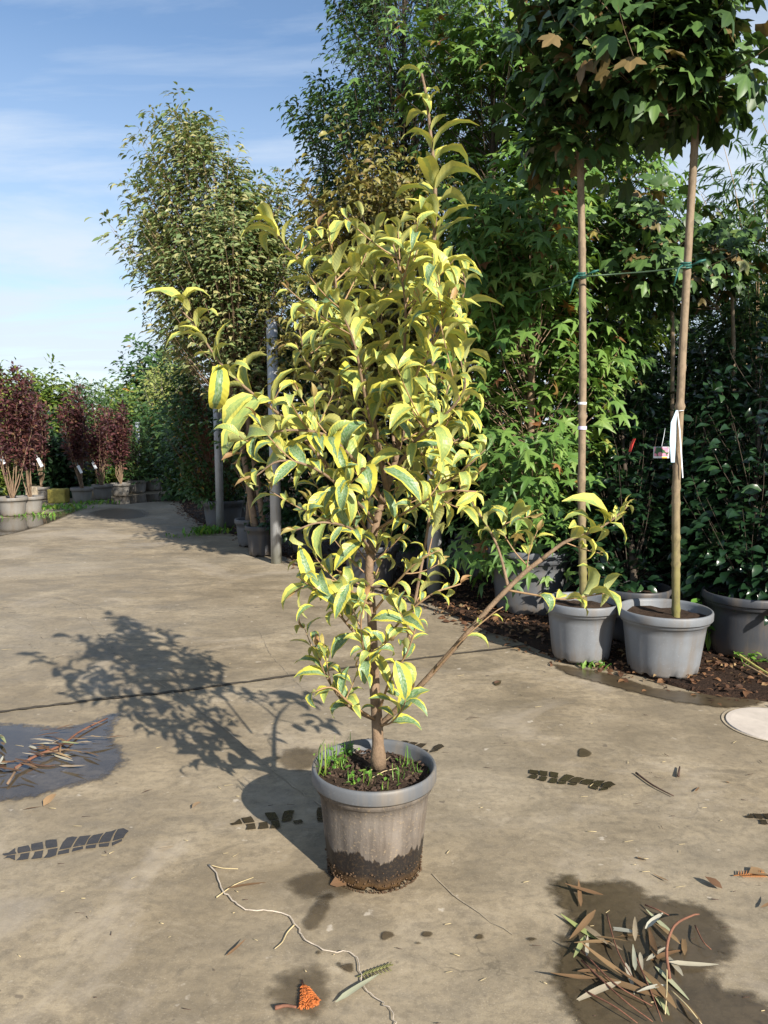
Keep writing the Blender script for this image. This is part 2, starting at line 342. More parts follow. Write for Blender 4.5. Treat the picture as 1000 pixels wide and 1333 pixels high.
def wet_mat(name, dark, tint, rough, soft=True, maxf=1.):
    t = NT(name); c, h, mid, smear = concrete_group(t)
    c = t.mix(1., c, tuple(dark*x for x in tint), 'MULTIPLY')
    b = t.bsdf(c, rough, .5, t.bump(h, .04, .002))
    if not soft: return t.done(b)
    a = t.add('ShaderNodeAttribute', attribute_name='wet').outputs['Fac']
    n = t.noise(t.pos('world'), 30, 6, .65)
    f = t.math('MULTIPLY', t.ramp(t.math('ADD', a, t.math('MULTIPLY', t.math('SUBTRACT', n, .5), 1.1)), [(.3, 0.), (.7, 1.)]), maxf)
    tr = t.add('ShaderNodeBsdfTransparent'); ms = t.add('ShaderNodeMixShader'); t.set(ms.inputs[0], f)
    t.t.links.new(tr.outputs[0], ms.inputs[1]); t.t.links.new(b, ms.inputs[2]); return t.done(ms.outputs[0])
M['puddle'] = wet_mat('standing_water', .30, (1, 1, 1.05), .045)
M['damp'] = wet_mat('damp_concrete', .30, (1, .92, .8), .28)
M['faint'] = wet_mat('faint_damp', .40, (1, .92, .8), .4, maxf=.6)
M['print'] = wet_mat('boot_wet', .17, (1, .95, .9), .16, soft=False)
M['scratch'] = plain('pale_crack_fill', (.30, .25, .18), .9, .45, 12, space='world')
M['lid'] = plain('pale_lid', (.50, .44, .38), .85, .2, 5, bump=.25)
def bed_mat():
    t = NT('bed_soil'); p = t.pos('world'); n = t.noise(p, 9, 6, .65); f = t.noise(p, 60, 4, .7)
    c = t.mix(n, (.014, .009, .007), (.050, .028, .017)); c = t.mix(t.math('MULTIPLY', t.ramp(f, [(.55, 0.), (.7, 1.)]), .5), c, (.10, .05, .028))
    return t.done(t.bsdf(c, .9, .2, t.bump(t.math('ADD', n, f), .8, .02)))
M['bed'] = bed_mat()
def field_mat():
    t = NT('field_ground'); p = t.pos('world'); n = t.noise(p, .6, 6, .6); f = t.noise(p, 9, 4, .7)
    c = t.mix(n, (.07, .075, .03), (.14, .11, .065)); c = t.mix(t.math('MULTIPLY', f, .5), c, (.05, .06, .02))
    return t.done(t.bsdf(c, .95, .2, t.bump(f, .6, .05)))
M['field'] = field_mat()

# ------------------------------------------------------------------ leaf templates  (base at 0, along +Y, normal +Z, length 1)
def strip_leaf(width, curl, fold, rows=6, cols=4, wave=0., shape=(.75, .9), twist=0., seed=0):
    rr = random.Random(seed); V, UV, F = [], [], []; y = z = 0.; th = .25*curl
    ph = rr.random()*6
    for i in range(rows+1):
        t = i/rows
        if i:
            y += math.cos(th)/rows; z += math.sin(th)/rows
            th -= curl*1.25/rows
        hw = width*.5*max(.0, math.sin(math.pi*min(1, t**shape[0]*.985+.012)))**shape[1] + .006
        for j in range(cols+1):
            u = j/cols*2-1; x = u*hw
            zz = abs(u)*hw*fold + wave*hw*math.sin(t*11+ph+u*1.5)*abs(u)
            tw = twist*t
            V.append((x*math.cos(tw), y - math.sin(th)*zz*.5, z + zz*math.cos(tw) + x*math.sin(tw))); UV.append(((u+1)/2, t))
    for i in range(rows):
        for j in range(cols):
            a = i*(cols+1)+j; F += [(a, a+1, a+cols+2), (a, a+cols+2, a+cols+1)]
    return np.array(V), np.array(F), np.array(UV)
def star_leaf(lobes, seed=0, droop=.25, notch=.38, wd=.20, sh=.60):
    """palmate leaf on a petiole: lobes = [(angle deg, length)]"""
    rr = random.Random(seed); V = [(0, 0, 0), (.012, 0, 0), (0, .32, .02)]; UV = [(.5, 0), (.5, 0), (.5, .3)]; F = [(0, 1, 2)]
    c = Vector((0, .36, .0)); pts = []
    n = len(lobes)
    for i, (a, l) in enumerate(lobes):
        a = math.radians(a + rr.uniform(-5, 5)); l *= rr.uniform(.9, 1.1)
        if i == 0: pts.append((math.radians(lobes[0][0]+38), l*.30))
        pts.append((a+wd, l*sh)); pts.append((a, l)); pts.append((a-wd, l*sh))
        if i < n-1:
            a2 = math.radians(lobes[i+1][0]); pts.append(((a+a2)/2, notch*(l+lobes[i+1][1])/2))
        else: pts.append((math.radians(lobes[-1][0]-38), l*.30))
    b = len(V); V.append((c.x, c.y, .03)); UV.append((.5, .36))
    for a, r in pts:
        x, y = math.sin(a)*r, math.cos(a)*r
        z = -droop*r*r*1.2 + rr.uniform(-.03, .03)
        V.append((x, c.y + y, z)); UV.append((.5 + x*.7, .36 + y*.6))
    m = len(pts)
    for i in range(m-1): F.append((b, b+2+i, b+1+i))
    return np.array(V), np.array(F), np.array(UV)
GUM = [star_leaf([(118, .40), (58, .56), (0, .64), (-58, .56), (-118, .40)], s, d) for s, d in ((1, .2), (2, .5), (3, .8), (4, .35))]
MAPLE = [star_leaf([(105, .34), (50, .56), (0, .62), (-50, .56), (-105, .34)], s, d, .66, .27, .76) for s, d in ((5, .3), (6, .7), (7, 1.1), (8, .5))]
OVAL = [strip_leaf(.5, c, .25, 4, 2, .1, seed=s) for s, c in ((1, .4), (2, .9), (3, 1.3))]
NARROW = [strip_leaf(.34, c, .3, 3, 2, .1, seed=s) for s, c in ((1, .3), (2, .9), (3, 1.4))]
TINY = [strip_leaf(.55, c, .2, 2, 2, .0, seed=s) for s, c in ((1, .4), (2, 1.0))]
BAMB = [strip_leaf(.13, c, .2, 3, 2, .0, (.6, .8), seed=s) for s, c in ((1, .5), (2, 1.1))]
ELAE = []
for s in range(9):
    rr_ = random.Random(s+50)
    ELAE.append(strip_leaf(rr_.uniform(.29, .38), [.8, 1.1, 1.4, 1.7, 2.0, 2.3, 2.6, 1.5, 1.2][s], rr_.uniform(.3, .7), 6, 4, rr_.uniform(.08, .22), (.86, .85), rr_.uniform(-.5, .5), s))
ELAE_LO = [strip_leaf(.36, c, .4, 4, 2, .15, (.82, .85), seed=s) for s, c in ((1, .9), (2, 1.5), (3, 2.1))]

def frames(axis, normal):
    a = axis/np.maximum(np.linalg.norm(axis, axis=1, keepdims=True), 1e-9)
    n = normal - a*np.sum(a*normal, axis=1, keepdims=True)
    ln = np.linalg.norm(n, axis=1, keepdims=True); n = np.where(ln < 1e-3, np.cross(a, np.array([[1., .1, .2]])), n)
    n = n/np.maximum(np.linalg.norm(n, axis=1, keepdims=True), 1e-9)
    return np.stack([np.cross(a, n), a, n], axis=2)          # columns x, y, z
def bulk_mesh(name, temps, L, mat):
    """L = dict pos, axis, nrm, size, rnd: one joined mesh of leaf blades"""
    N = len(L['size']); R = frames(L['axis'], L['nrm']); which = (np.arange(N)*7919) % len(temps)
    VV, FF, UU, RR, off = [], [], [], [], 0
    for k, (V, F, UV) in enumerate(temps):
        idx = np.nonzero(which == k)[0]
        if len(idx) == 0: continue
        v = np.einsum('nij,vj->nvi', R[idx], V)*L['size'][idx][:, None, None] + L['pos'][idx][:, None, :]
        f = F[None] + (np.arange(len(idx))*len(V))[:, None, None] + off
        VV.append(v.reshape(-1, 3)); FF.append(f.reshape(-1, 3)); UU.append(np.tile(UV, (len(idx), 1))); RR.append(np.repeat(L['rnd'][idx], len(V))); off += len(idx)*len(V)
    V = np.concatenate(VV); F = np.concatenate(FF); U = np.concatenate(UU); R_ = np.concatenate(RR)
    me = bpy.data.meshes.new(name); me.vertices.add(len(V)); me.vertices.foreach_set('co', V.astype(np.float32).ravel())
    me.loops.add(F.size); me.loops.foreach_set('vertex_index', F.astype(np.int32).ravel())
    me.polygons.add(len(F)); me.polygons.foreach_set('loop_start', np.arange(0, F.size, 3, dtype=np.int32))
    uv = me.uv_layers.new(name='UVMap'); uv.data.foreach_set('uv', U[F.ravel()].astype(np.float32).ravel())
    at = me.attributes.new('rnd', 'FLOAT', 'POINT'); at.data.foreach_set('value', R_.astype(np.float32))
    me.materials.append(mat); me.update(calc_edges=True); me.validate(); me.shade_smooth()
    return me
_single = {}
def single_mesh(key, temp, mat):
    k = (key, mat.name)
    if k not in _single:
        V, F, UV = temp
        one = dict(pos=np.zeros((1, 3)), axis=np.array([[0., 1, 0]]), nrm=np.array([[0., 0, 1]]), size=np.ones(1), rnd=np.zeros(1))
        _single[k] = bulk_mesh('leaf', [temp], one, mat)
    return _single[k]
def leaf_objects(L, idx, key, temps, mat, parent):
    R = frames(L['axis'][idx], L['nrm'][idx])
    for j, i in enumerate(idx):
        me = single_mesh(f'{key}{(i*7) % len(temps)}', temps[(i*7) % len(temps)], mat)
        o = link('leaf', me, parent); s = float(L['size'][i])
        m = Matrix([[*(R[j][r]*s), L['pos'][i][r]] for r in range(3)] + [[0, 0, 0, 1]]); o.matrix_local = m
def pack(rows):
    a = np.array(rows, dtype=float).reshape(-1, 11)
    return dict(pos=a[:, 0:3], axis=a[:, 3:6], nrm=a[:, 6:9], size=a[:, 9], rnd=a[:, 10])
def sub(L, idx): return {k: v[idx] for k, v in L.items()}
def pick(L, n, base):
    """the n leaves that show largest in the picture"""
    if n <= 0: return np.array([], int), np.arange(len(L['size']))
    W = L['pos'] + np.array(base)[None]; dep = W[:, 1]*CP - (W[:, 2]-CAM_H)*SP
    px = 500 + FPX*W[:, 0]/np.maximum(dep, .1); py = 666.5 - FPX*(W[:, 1]*SP + (W[:, 2]-CAM_H)*CP)/np.maximum(dep, .1)
    ok = (px > -5) & (px < 1005) & (py > -5) & (py < 1338)
    sc = np.where(ok, L['size']**.5/np.maximum(dep, .1)**3, -1); o = np.argsort(-sc); n = min(n, int(ok.sum()))
    return o[:n], o[n:]

# ------------------------------------------------------------------ growing a crown
def oval(t): return max(.05, math.sin(math.pi*min(1, max(0, t*.96+.02))))**.6
def spire(t): return max(.05, (1-t)**.65*min(1, .35+t*4))
def colum(t): return min(1, .45+t*3)*min(1, (1-t)*3.2+.22)
def vase(t): return (.25+.75*t**.7)*min(1, (1-t)*3.5+.15)
def bez(a, b, c, t): return a*(1-t)**2 + b*2*t*(1-t) + c*t*t
def crown(rng, zlo, zhi, R, prof, n, per, size, hang=.3, twig=.12, lean=(0, 0), clump=.2, nclump=None, root_z=.1, rise=.8, tr=1., core=.25, wind=(0, 0, 0), cx=0, cy=0):
    rows, tubes = [], []
    ax = lambda z: Vector((cx + lean[0]*z, cy + lean[1]*z, z))
    cl = []
    for i in range(nclump or max(4, n//9)):
        while True:
            t = rng.random()
            if rng.random() < prof(t)**1.3: break
        a = rng.random()*6.283; r = R*prof(t)*(core + (1-core)*math.sqrt(rng.random()))
        z = zlo + t*(zhi-zlo); cl.append(ax(z) + Vector((math.cos(a)*r, math.sin(a)*r, 0)))
    for i in range(n):
        c = cl[i % len(cl)] if i < len(cl) else rng.choice(cl)
        T = c + Vector((rng.gauss(0, clump), rng.gauss(0, clump), rng.gauss(0, clump*1.1))); T.z = max(T.z, root_z + .08)
        q = T - ax(T.z); rho = Vector((q.x, q.y, 0)).length
        z0 = max(root_z, T.z - rho*rise - rng.uniform(.1, .35)*(zhi-zlo)*.6); S = ax(z0)
        Mid = (S+T)/2 + Vector((q.x, q.y, 0))*.18 + Vector((rng.uniform(-.05, .05), rng.uniform(-.05, .05), rng.uniform(-.02, .06)))
        pts = [bez(S, Mid, T, k/4) for k in range(5)]; ln = (T-S).length; r0 = (.0018 + .0028*ln)*tr
        tubes.append((pts, [r0*(1-.75*k/4) for k in range(5)]))
        for j in range(per):
            s = 1 - (rng.random()**1.5)*min(.65, .5/max(ln, .3)); p = bez(S, Mid, T, s)
            tan = (bez(S, Mid, T, min(1, s+.05)) - bez(S, Mid, T, s-.05))
            tan = tan.normalized() if tan.length > 1e-6 else Vector((0, 0, 1))
            out = Vector((q.x, q.y, 0)); out = out.normalized() if out.length > 1e-4 else Vector((1, 0, 0))
            rv = Vector((rng.gauss(0, 1), rng.gauss(0, 1), rng.gauss(0, 1))); rv = rv - tan*rv.dot(tan)
            rv = rv.normalized() if rv.length > 1e-4 else out
            d = (rv*.9 + tan*.45 + out*.2 - Vector((0, 0, hang))).normalized()
            p = p + rv*rng.random()*twig
            nn = Vector((rng.gauss(0, .45), rng.gauss(0, .45), .9)) + out*.35 + SUNV*.25
            rows.append((*p, *d, *nn, size*rng.uniform(.65, 1.2), rng.random()))
    return rows, tubes

# ------------------------------------------------------------------ pots
def pot(parent, R, H, mat, facets=0, seg=40, notch=True, soil_z=None, rimh=.045, soilmat=None, rim_mat=None):
    """tapered nursery pot with shoulder band, rolled rim and drain notches"""
    rb = R*.76; body = [(rb*.6, .012), (rb*.97, .004), (rb, .018)]
    for k in range(1, 7):
        z = .018 + (H*.80-.018)*k/6; body.append((rb + (R*.90-rb)*(z/(H*.8)), z))
    body += [(R*.948, H*.805), (R*.955, H-rimh), (R*.955, H-rimh*.4)]
    def fn(r, z, a, j):
        if facets and 2 <= j <= 8:
            r *= 1 - .028*(1-abs(math.cos(a*facets/2)))**1.0*min(1, (9-j)/3)
        if notch and j == 1: z += .02 if math.cos(a*8+.6) > .75 else 0
        return r, z
    b = MB().lathe(body, seg, fn).build('pot', mat, parent)
    rim = [(R*.955, H-rimh*.35), (R*.985, H-rimh*.8), (R, H-rimh), (R*1.012, H-rimh*.9), (R*1.015, H-rimh*.25), (R*1.005, H-.004), (R*.985, H), (R*.955, H-.004), (R*.935, H-.016), (R*.92, H-rimh*1.2), (R*.88, H*.78)]
    MB().lathe(rim, seg).build('rim', rim_mat or mat, b)
    sz = soil_z if soil_z is not None else H*.86
    r2 = random.Random(int(R*1e5)); sm = MB(); n = 24
    rs = [0, .25, .5, .72, .92]
    sm.v.append((0, 0, sz+.012))
    for q in rs[1:]:
        for k in range(n):
            a = 6.2832*k/n; sm.v.append((R*q*math.cos(a), R*q*math.sin(a), sz + r2.uniform(-.008, .010)))
    for k in range(n): sm.f.append((0, 1+k, 1+(k+1) % n))
    for i in range(len(rs)-2):
        for k in range(n):
            a, c = 1+i*n+k, 1+i*n+(k+1) % n; sm.f.append((a, a+n, c+n, c))
    sm.build('soil', soilmat or M['soil'], parent)
    return b

def tubes_mesh(tubes, name, mat, parent, n=4):
    m = MB()
    for p, r in tubes: m.tube(p, r, n, cap=False)
    return m.build(name, mat, parent)

def trunk_part(parent, pts, rad, mat, knots=0, rng=None, n=9, name='trunk', sub_=16):
    m = MB(); pts = [Vector(p) for p in pts]; fine, fr = [], []
    for i in range(len(pts)-1):
        for k in range(sub_):
            t = k/sub_; fine.append(pts[i].lerp(pts[i+1], t)); fr.append(rad[i]+(rad[i+1]-rad[i])*t)
    fine.append(pts[-1]); fr.append(rad[-1])
    if knots:
        for _ in range(knots):
            i = rng.randrange(3, len(fr)-2); fr[i] *= rng.uniform(1.1, 1.22)
    m.tube(fine, fr, n); return m.build(name, mat, parent)

def tree(name, label, cat, px, Yo, ytop, ybot, half, prof, n, per, temps, key, size, mat, seed, pot_rh=None, pot_m='pot_dark', trunk_r=.02, bark='bark', lean_px=0, hang=.3, clump=.15, n_ind=0, group=None, stems=1, nclump=None, twig=None, rise=.8, tr=1., base=None, facets=0, core=.25, root=None, stake=0):
    """a tree placed by its picture column, its distance and the rows where its crown starts and ends"""
    rng = random.Random(seed); Y = Yo*K
    mid = P(px, (ytop+ybot)/2, Y); zlo, zhi = P(px, ybot, Y).z, P(px, ytop, Y).z
    dep = proj(mid)[2]; R = half*dep/FPX
    b = Vector(base) if base is not None else Vector((mid.x, Y, 0))
    lean = ((mid.x - b.x)/max(.5, mid.z), (mid.y-b.y)/max(.5, mid.z))
    root_e = thing(name, label, cat, b, group)
    z0 = .0
    if pot_rh:
        pot(root_e, pot_rh[0], pot_rh[1], M[pot_m], facets); z0 = pot_rh[1]*.84
    rows, tubes = crown(rng, zlo, zhi, R, prof, n, per, size, hang, twig if twig is not None else size*1.6, lean, clump, nclump, root if root is not None else max(z0, zlo*.55), rise, tr, core)
    top = zlo + (zhi-zlo)*.8
    for s in range(stems):
        ox, oy = (0, 0) if stems == 1 else (rng.uniform(-.06, .06), rng.uniform(-.06, .06)); sx, sy = ox*rng.uniform(1, 5), oy*rng.uniform(1, 5)
        pts = [(ox + (lean[0]*top+sx-ox)*k + rng.uniform(-.012, .012), oy + (lean[1]*top+sy-oy)*k + rng.uniform(-.012, .012), z0-.02 + (top-z0)*k) for k in (0, .25, .5, .75, 1)]
        trunk_part(root_e, pts, [trunk_r*q for q in (1.1, .95, .8, .6, .3)], M[bark], 4, rng, 8)
    for s in range(stake):
        a = s*2.2+1; q = pot_rh[0]*.5 if pot_rh else .1
        MB().tube([(q*math.cos(a), q*math.sin(a), z0-.03), (q*.2*math.cos(a) + lean[0]*zlo*1.15, q*.2*math.sin(a) + lean[1]*zlo*1.15, zlo*1.15)], .014, 7).build('stake', M['cane'], root_e)
    tubes_mesh(tubes, 'branches', M[bark], root_e)
    L = pack(rows); a, r = pick(L, n_ind, b)
    if len(a): leaf_objects(L, a, key, temps, mat, root_e)
    cr_ = link('crown', bulk_mesh('crown', temps, sub(L, r), mat), root_e); cr_['kind'] = 'stuff'
    return root_e

# ------------------------------------------------------------------ the yard
def sheet(name, pts, z, mat, parent=None, thick=0):
    m = MB(); n = len(pts)
    m.v = [(p[0], p[1], z) for p in pts]; m.f = [tuple(range(n))]
    if thick:
        m.v += [(p[0], p[1], z-thick) for p in pts]
        for i in range(n): m.f.append((i, i+n, (i+1) % n + n, (i+1) % n))
    return m.build(name, mat, parent, False)
def ccw(pts):
    a = sum(pts[i][0]*pts[(i+1) % len(pts)][1] - pts[(i+1) % len(pts)][0]*pts[i][1] for i in range(len(pts)))
    return pts if a > 0 else pts[::-1]
g = sheet('ground', [(-900, -900), (900, -900), (900, 900), (-900, 900)], -.06, M['field']); g['kind'] = 'structure'
# right-hand edge of the concrete, seen where the planting bed's litter starts
edge_px = [(1000, 914), (930, 906), (870, 893), (800, 872), (740, 858), (680, 838), (620, 816), (560, 786), (480, 760), (400, 738), (352, 716), (312, 698), (268, 685), (243, 668), (232, 650)]
edge = [G(x, y) for x, y in edge_px]
edge = [Vector((4.2*K, 2.35*K, 0)), Vector((2.9*K, 3.55*K, 0))] + edge + [Vector((-4.6*K, 19*K, 0))]
yard = sheet('concrete_yard', ccw([(-14, -6), (9, -6), (9, 24), (-14, 24)]), -.008, M['bed']); yard['kind'] = 'structure'
jl = [G(-500, 990), G(0, 927), G(120, 912), G(240, 899), G(330, 887), G(430, 872), G(640, 846)]
jl[0] = Vector((-12, jl[1].y - (jl[2].y-jl[1].y)/(jl[2].x-jl[1].x)*(jl[1].x+12)*.8, 0))
rj = random.Random(3); joint = []
for i in range(len(jl)-1):
    for k in range(14):
        p = jl[i].lerp(jl[i+1], k/14); joint.append(Vector((p.x, p.y + rj.uniform(-.006, .006), 0)))
joint.append(jl[-1]); je = joint[-1] + (joint[-1]-joint[-30]).normalized()*6
joint.append(je)
gap = .013
near = [(-12, -5), (8, -5), (8, je.y-gap)] + [(p.x, p.y-gap*random.Random(int(p.x*999)).uniform(.3, 1.2)) for p in reversed(joint)]
far_ = [(p.x, p.y+gap*random.Random(int(p.x*777)).uniform(.2, 1.)) for p in joint] + [(8, 22), (-12, 22)]
sheet('slab', ccw(near), 0, M['concrete'], yard, .006); sheet('slab', ccw(far_), 0, M['concrete'], yard, .006)

def strip(name, pxs, wd, mat, parent, z=.003, seed=0):
    rr = random.Random(seed); pts = [G(*p) for p in pxs]; fine = []
    for i in range(len(pts)-1):
        k = max(3, int((pts[i+1]-pts[i]).length/.03))
        for j in range(k): fine.append(pts[i].lerp(pts[i+1], j/k) + Vector((rr.gauss(0, .0025), rr.gauss(0, .0025), 0)))
    fine.append(pts[-1]); m = MB()
    for i, p in enumerate(fine):
        t = (fine[min(i+1, len(fine)-1)] - fine[max(i-1, 0)]).normalized(); nn = Vector((-t.y, t.x, 0)); q = wd*rr.uniform(.25, 1.2)
        m.v += [tuple(p+nn*q+Vector((0, 0, z))), tuple(p-nn*q+Vector((0, 0, z)))]
    for i in range(len(fine)-1):
        if rr.random() < .96: m.f.append((2*i, 2*i+1, 2*i+3, 2*i+2))
    return m.build(name, mat, parent, False)
strip('crack', [(104, 788), (122, 818), (150, 850), (200, 885), (245, 915), (300, 955), (350, 1000), (400, 1037), (436, 1062)], .0024, M['scratch'], yard, seed=1)
strip('crack', [(560, 1138), (590, 1165), (640, 1200), (700, 1238)], .0022, M['scratch'], yard, seed=2)
strip('crack', [(338, 822), (352, 852), (385, 888), (425, 922)], .002, M['scratch'], yard, seed=4)
strip('crack', [(20, 776), (80, 779), (104, 788)], .003, M['scratch'], yard, seed=5)

jm = MB(); rj2 = random.Random(8)
for p in joint:
    q = .006*rj2.uniform(.5, 1.7); jm.v += [(p.x, p.y-q-gap*.5, .0035), (p.x, p.y+q+gap*.5, .0035)]
for i in range(len(joint)-1): jm.f.append((2*i, 2*i+2, 2*i+3, 2*i+1))
jm.build('joint_dirt', plain('joint_dirt', (.055, .045, .032), .9, .5, 20, space='world'), yard, False)
# planting bed: bumpy dark litter from the edge of the concrete back under the trees
bm_ = MB(); rb_ = random.Random(11); cols = 26; fine = []
for i in range(len(edge)-1):
    k = max(1, int((edge[i+1]-edge[i]).length/.12))
    for j in range(k): fine.append(edge[i].lerp(edge[i+1], j/k))
fine.append(edge[-1]); nrm = Vector((.85, .53, 0))
for i, p in enumerate(fine):
    for j in range(cols):
        d = (j/(cols-1))**1.8*7.0; q = p + nrm*(d + (rb_.uniform(-.03, .03) if j == 0 else rb_.uniform(-.02, .02)))
        z = .002 if j == 0 else .012 + rb_.uniform(0, .014)
        bm_.v.append((q.x, q.y, z))
for i in range(len(fine)-1):
    for j in range(cols-1):
        a = i*cols+j; bm_.f.append((a, a+1, a+cols+1, a+cols))
bed = bm_.build('planting_bed', M['bed'], None); bed['kind'] = 'structure'
rows = []
for i in range(5200):
    e = rb_.choice(fine[:-1]); d = rb_.random()**2*2.4 - .05
    q = e + nrm*d + Vector((rb_.uniform(-.1, .1), rb_.uniform(-.1, .1), .02 + rb_.random()*.012))
    if d < .02: q.z = .006
    rows.append((*q, rb_.gauss(0, 1), rb_.gauss(0, 1), rb_.gauss(0, .12), rb_.gauss(0, .35), rb_.gauss(0, .35), 1, rb_.uniform(.02, .065), rb_.random()))
for i in range(2600):
    e = rb_.choice(fine[8:38]); d = rb_.random()*.9 - .04
    q = e + nrm*d + Vector((rb_.uniform(-.1, .1), rb_.uniform(-.1, .1), .022 + rb_.random()*.016))
    if d < .03: q.z = .006
    rows.append((*q, rb_.gauss(0, 1), rb_.gauss(0, 1), rb_.gauss(0, .2), rb_.gauss(0, .5), rb_.gauss(0, .5), 1, rb_.uniform(.015, .05), rb_.random()))
lit = link('leaf_litter', bulk_mesh('leaf_litter', NARROW+OVAL, pack(rows), M['litter'])); tag(lit, 'brown dry leaf litter strewn over the dark bed under the pots', 'leaf litter', kind='stuff')

def smooth_loop(pts, per=5):
    n = len(pts); out = []
    for i in range(n):
        p0, p1, p2, p3 = pts[i-1], pts[i], pts[(i+1) % n], pts[(i+2) % n]
        for k in range(per):
            t = k/per; out.append(.5*((2*p1) + (p2-p0)*t + (2*p0-5*p1+4*p2-p3)*t*t + (3*p1-p0-3*p2+p3)*t**3))
    return out
def puddle(name, pxs, mat, z=.0045, soft=.03):
    """sheet whose 'wet' value fades out across the outline (soft = half width of the fade in metres)"""
    loop = smooth_loop([p if isinstance(p, Vector) else G(*p) for p in pxs]); L = np.array([(p.x, p.y) for p in loop]); A, B = L, np.roll(L, -1, 0)
    lo, hi = L.min(0)-soft*1.2, L.max(0)+soft*1.2; st = max(.006, float((hi-lo).max())/80)
    nx, ny = int((hi[0]-lo[0])/st)+2, int((hi[1]-lo[1])/st)+2
    X, Y = np.meshgrid(lo[0]+np.arange(nx)*st, lo[1]+np.arange(ny)*st); Q = np.stack([X.ravel(), Y.ravel()], 1)
    d = B-A; t = np.clip(np.einsum('nmi,mi->nm', Q[:, None]-A[None], d)/np.maximum((d*d).sum(1), 1e-12), 0, 1)
    dist = np.sqrt((((Q[:, None]-A[None])-t[..., None]*d[None])**2).sum(2)).min(1)
    c = ((A[None, :, 1] > Q[:, 1:2]) != (B[None, :, 1] > Q[:, 1:2])) & (Q[:, 0:1] < d[None, :, 0]*(Q[:, 1:2]-A[None, :, 1])/np.where(np.abs(d[None, :, 1]) < 1e-9, 1e-9, d[None, :, 1]) + A[None, :, 0])
    sd_ = np.where(c.sum(1) % 2 == 1, dist, -dist); wet = np.clip(.5 + sd_/(2*soft), 0, 1)
    m = MB(); m.v = [(x, y, z) for x, y in Q]
    for j in range(ny-1):
        for i in range(nx-1):
            q = (j*nx+i, j*nx+i+1, (j+1)*nx+i+1, (j+1)*nx+i)
            if max(wet[k] for k in q) > 0: m.f.append(q)
    o = m.build(name, mat, None, False); at = o.data.attributes.new('wet', 'FLOAT', 'POINT'); at.data.foreach_set('value', wet.astype(np.float32))
    o['kind'] = 'structure'; return o
puddle('puddle', [(-70, 950), (0, 944), (50, 947), (95, 948), (151, 931), (143, 957), (160, 990), (132, 1014), (90, 1025), (40, 1039), (-5, 1042), (-80, 1040)], M['puddle'], soft=.05)
puddle('damp_patch', [(732, 1142), (757, 1150), (802, 1149), (826, 1156), (848, 1171), (875, 1176), (910, 1180), (936, 1198), (940, 1212), (955, 1234), (937, 1256), (920, 1274), (942, 1288), (985, 1303), (1040, 1345), (940, 1390), (790, 1375), (752, 1336), (734, 1296), (724, 1250), (746, 1206), (721, 1168)], M['damp'], soft=.05)
puddle('damp_patch', [(722, 866), (760, 872), (800, 880), (850, 896), (905, 903), (990, 912), (960, 922), (900, 917), (850, 908), (790, 892), (740, 878)], M['damp'], .0045, .03)
puddle('damp_patch', [(362, 988), (385, 975), (412, 980), (408, 1000), (380, 1003)], M['faint'], .0047, .04)
puddle('damp_patch', [(375, 1150), (420, 1135), (470, 1150), (440, 1170), (395, 1168)], M['faint'], .0045, .025)
puddle('damp_patch', [(395, 1205), (412, 1175), (432, 1165), (425, 1190), (408, 1212)], M['faint'], .0045, .015)
puddle('damp_patch', [(355, 1290), (385, 1265), (420, 1268), (432, 1300), (405, 1325), (365, 1320)], M['faint'], .0045, .05)
puddle('puddle', [(-90, 690), (-20, 678), (30, 672), (68, 668), (110, 660), (90, 670), (60, 682), (10, 696), (-60, 705)], M['puddle'], soft=.08)
puddle('puddle', [(140, 652), (165, 646), (205, 643), (232, 645), (225, 651), (190, 654), (150, 657)], M['puddle'], soft=.1)
puddle('puddle', [(120, 667), (150, 662), (185, 665), (190, 672), (160, 676), (128, 673)], M['faint'], soft=.15)
for k, (x, y, r) in enumerate([(503, 1220, 6), (556, 1218, 5), (453, 1262, 6), (415, 1242, 2), (443, 1258, 3), (624, 1221, 4), (692, 1225, 4), (760, 982, 7), (648, 890, 4), (545, 1230, 2)]):
    puddle('damp_spot', [(x+r*1.5*math.cos(a)*random.Random(k*9+i).uniform(.6, 1.3), y+r*.8*math.sin(a)*random.Random(k*7+i).uniform(.6, 1.3)) for i, a in enumerate([j*.9 for j in range(7)])], M['damp'], .0046, .007)

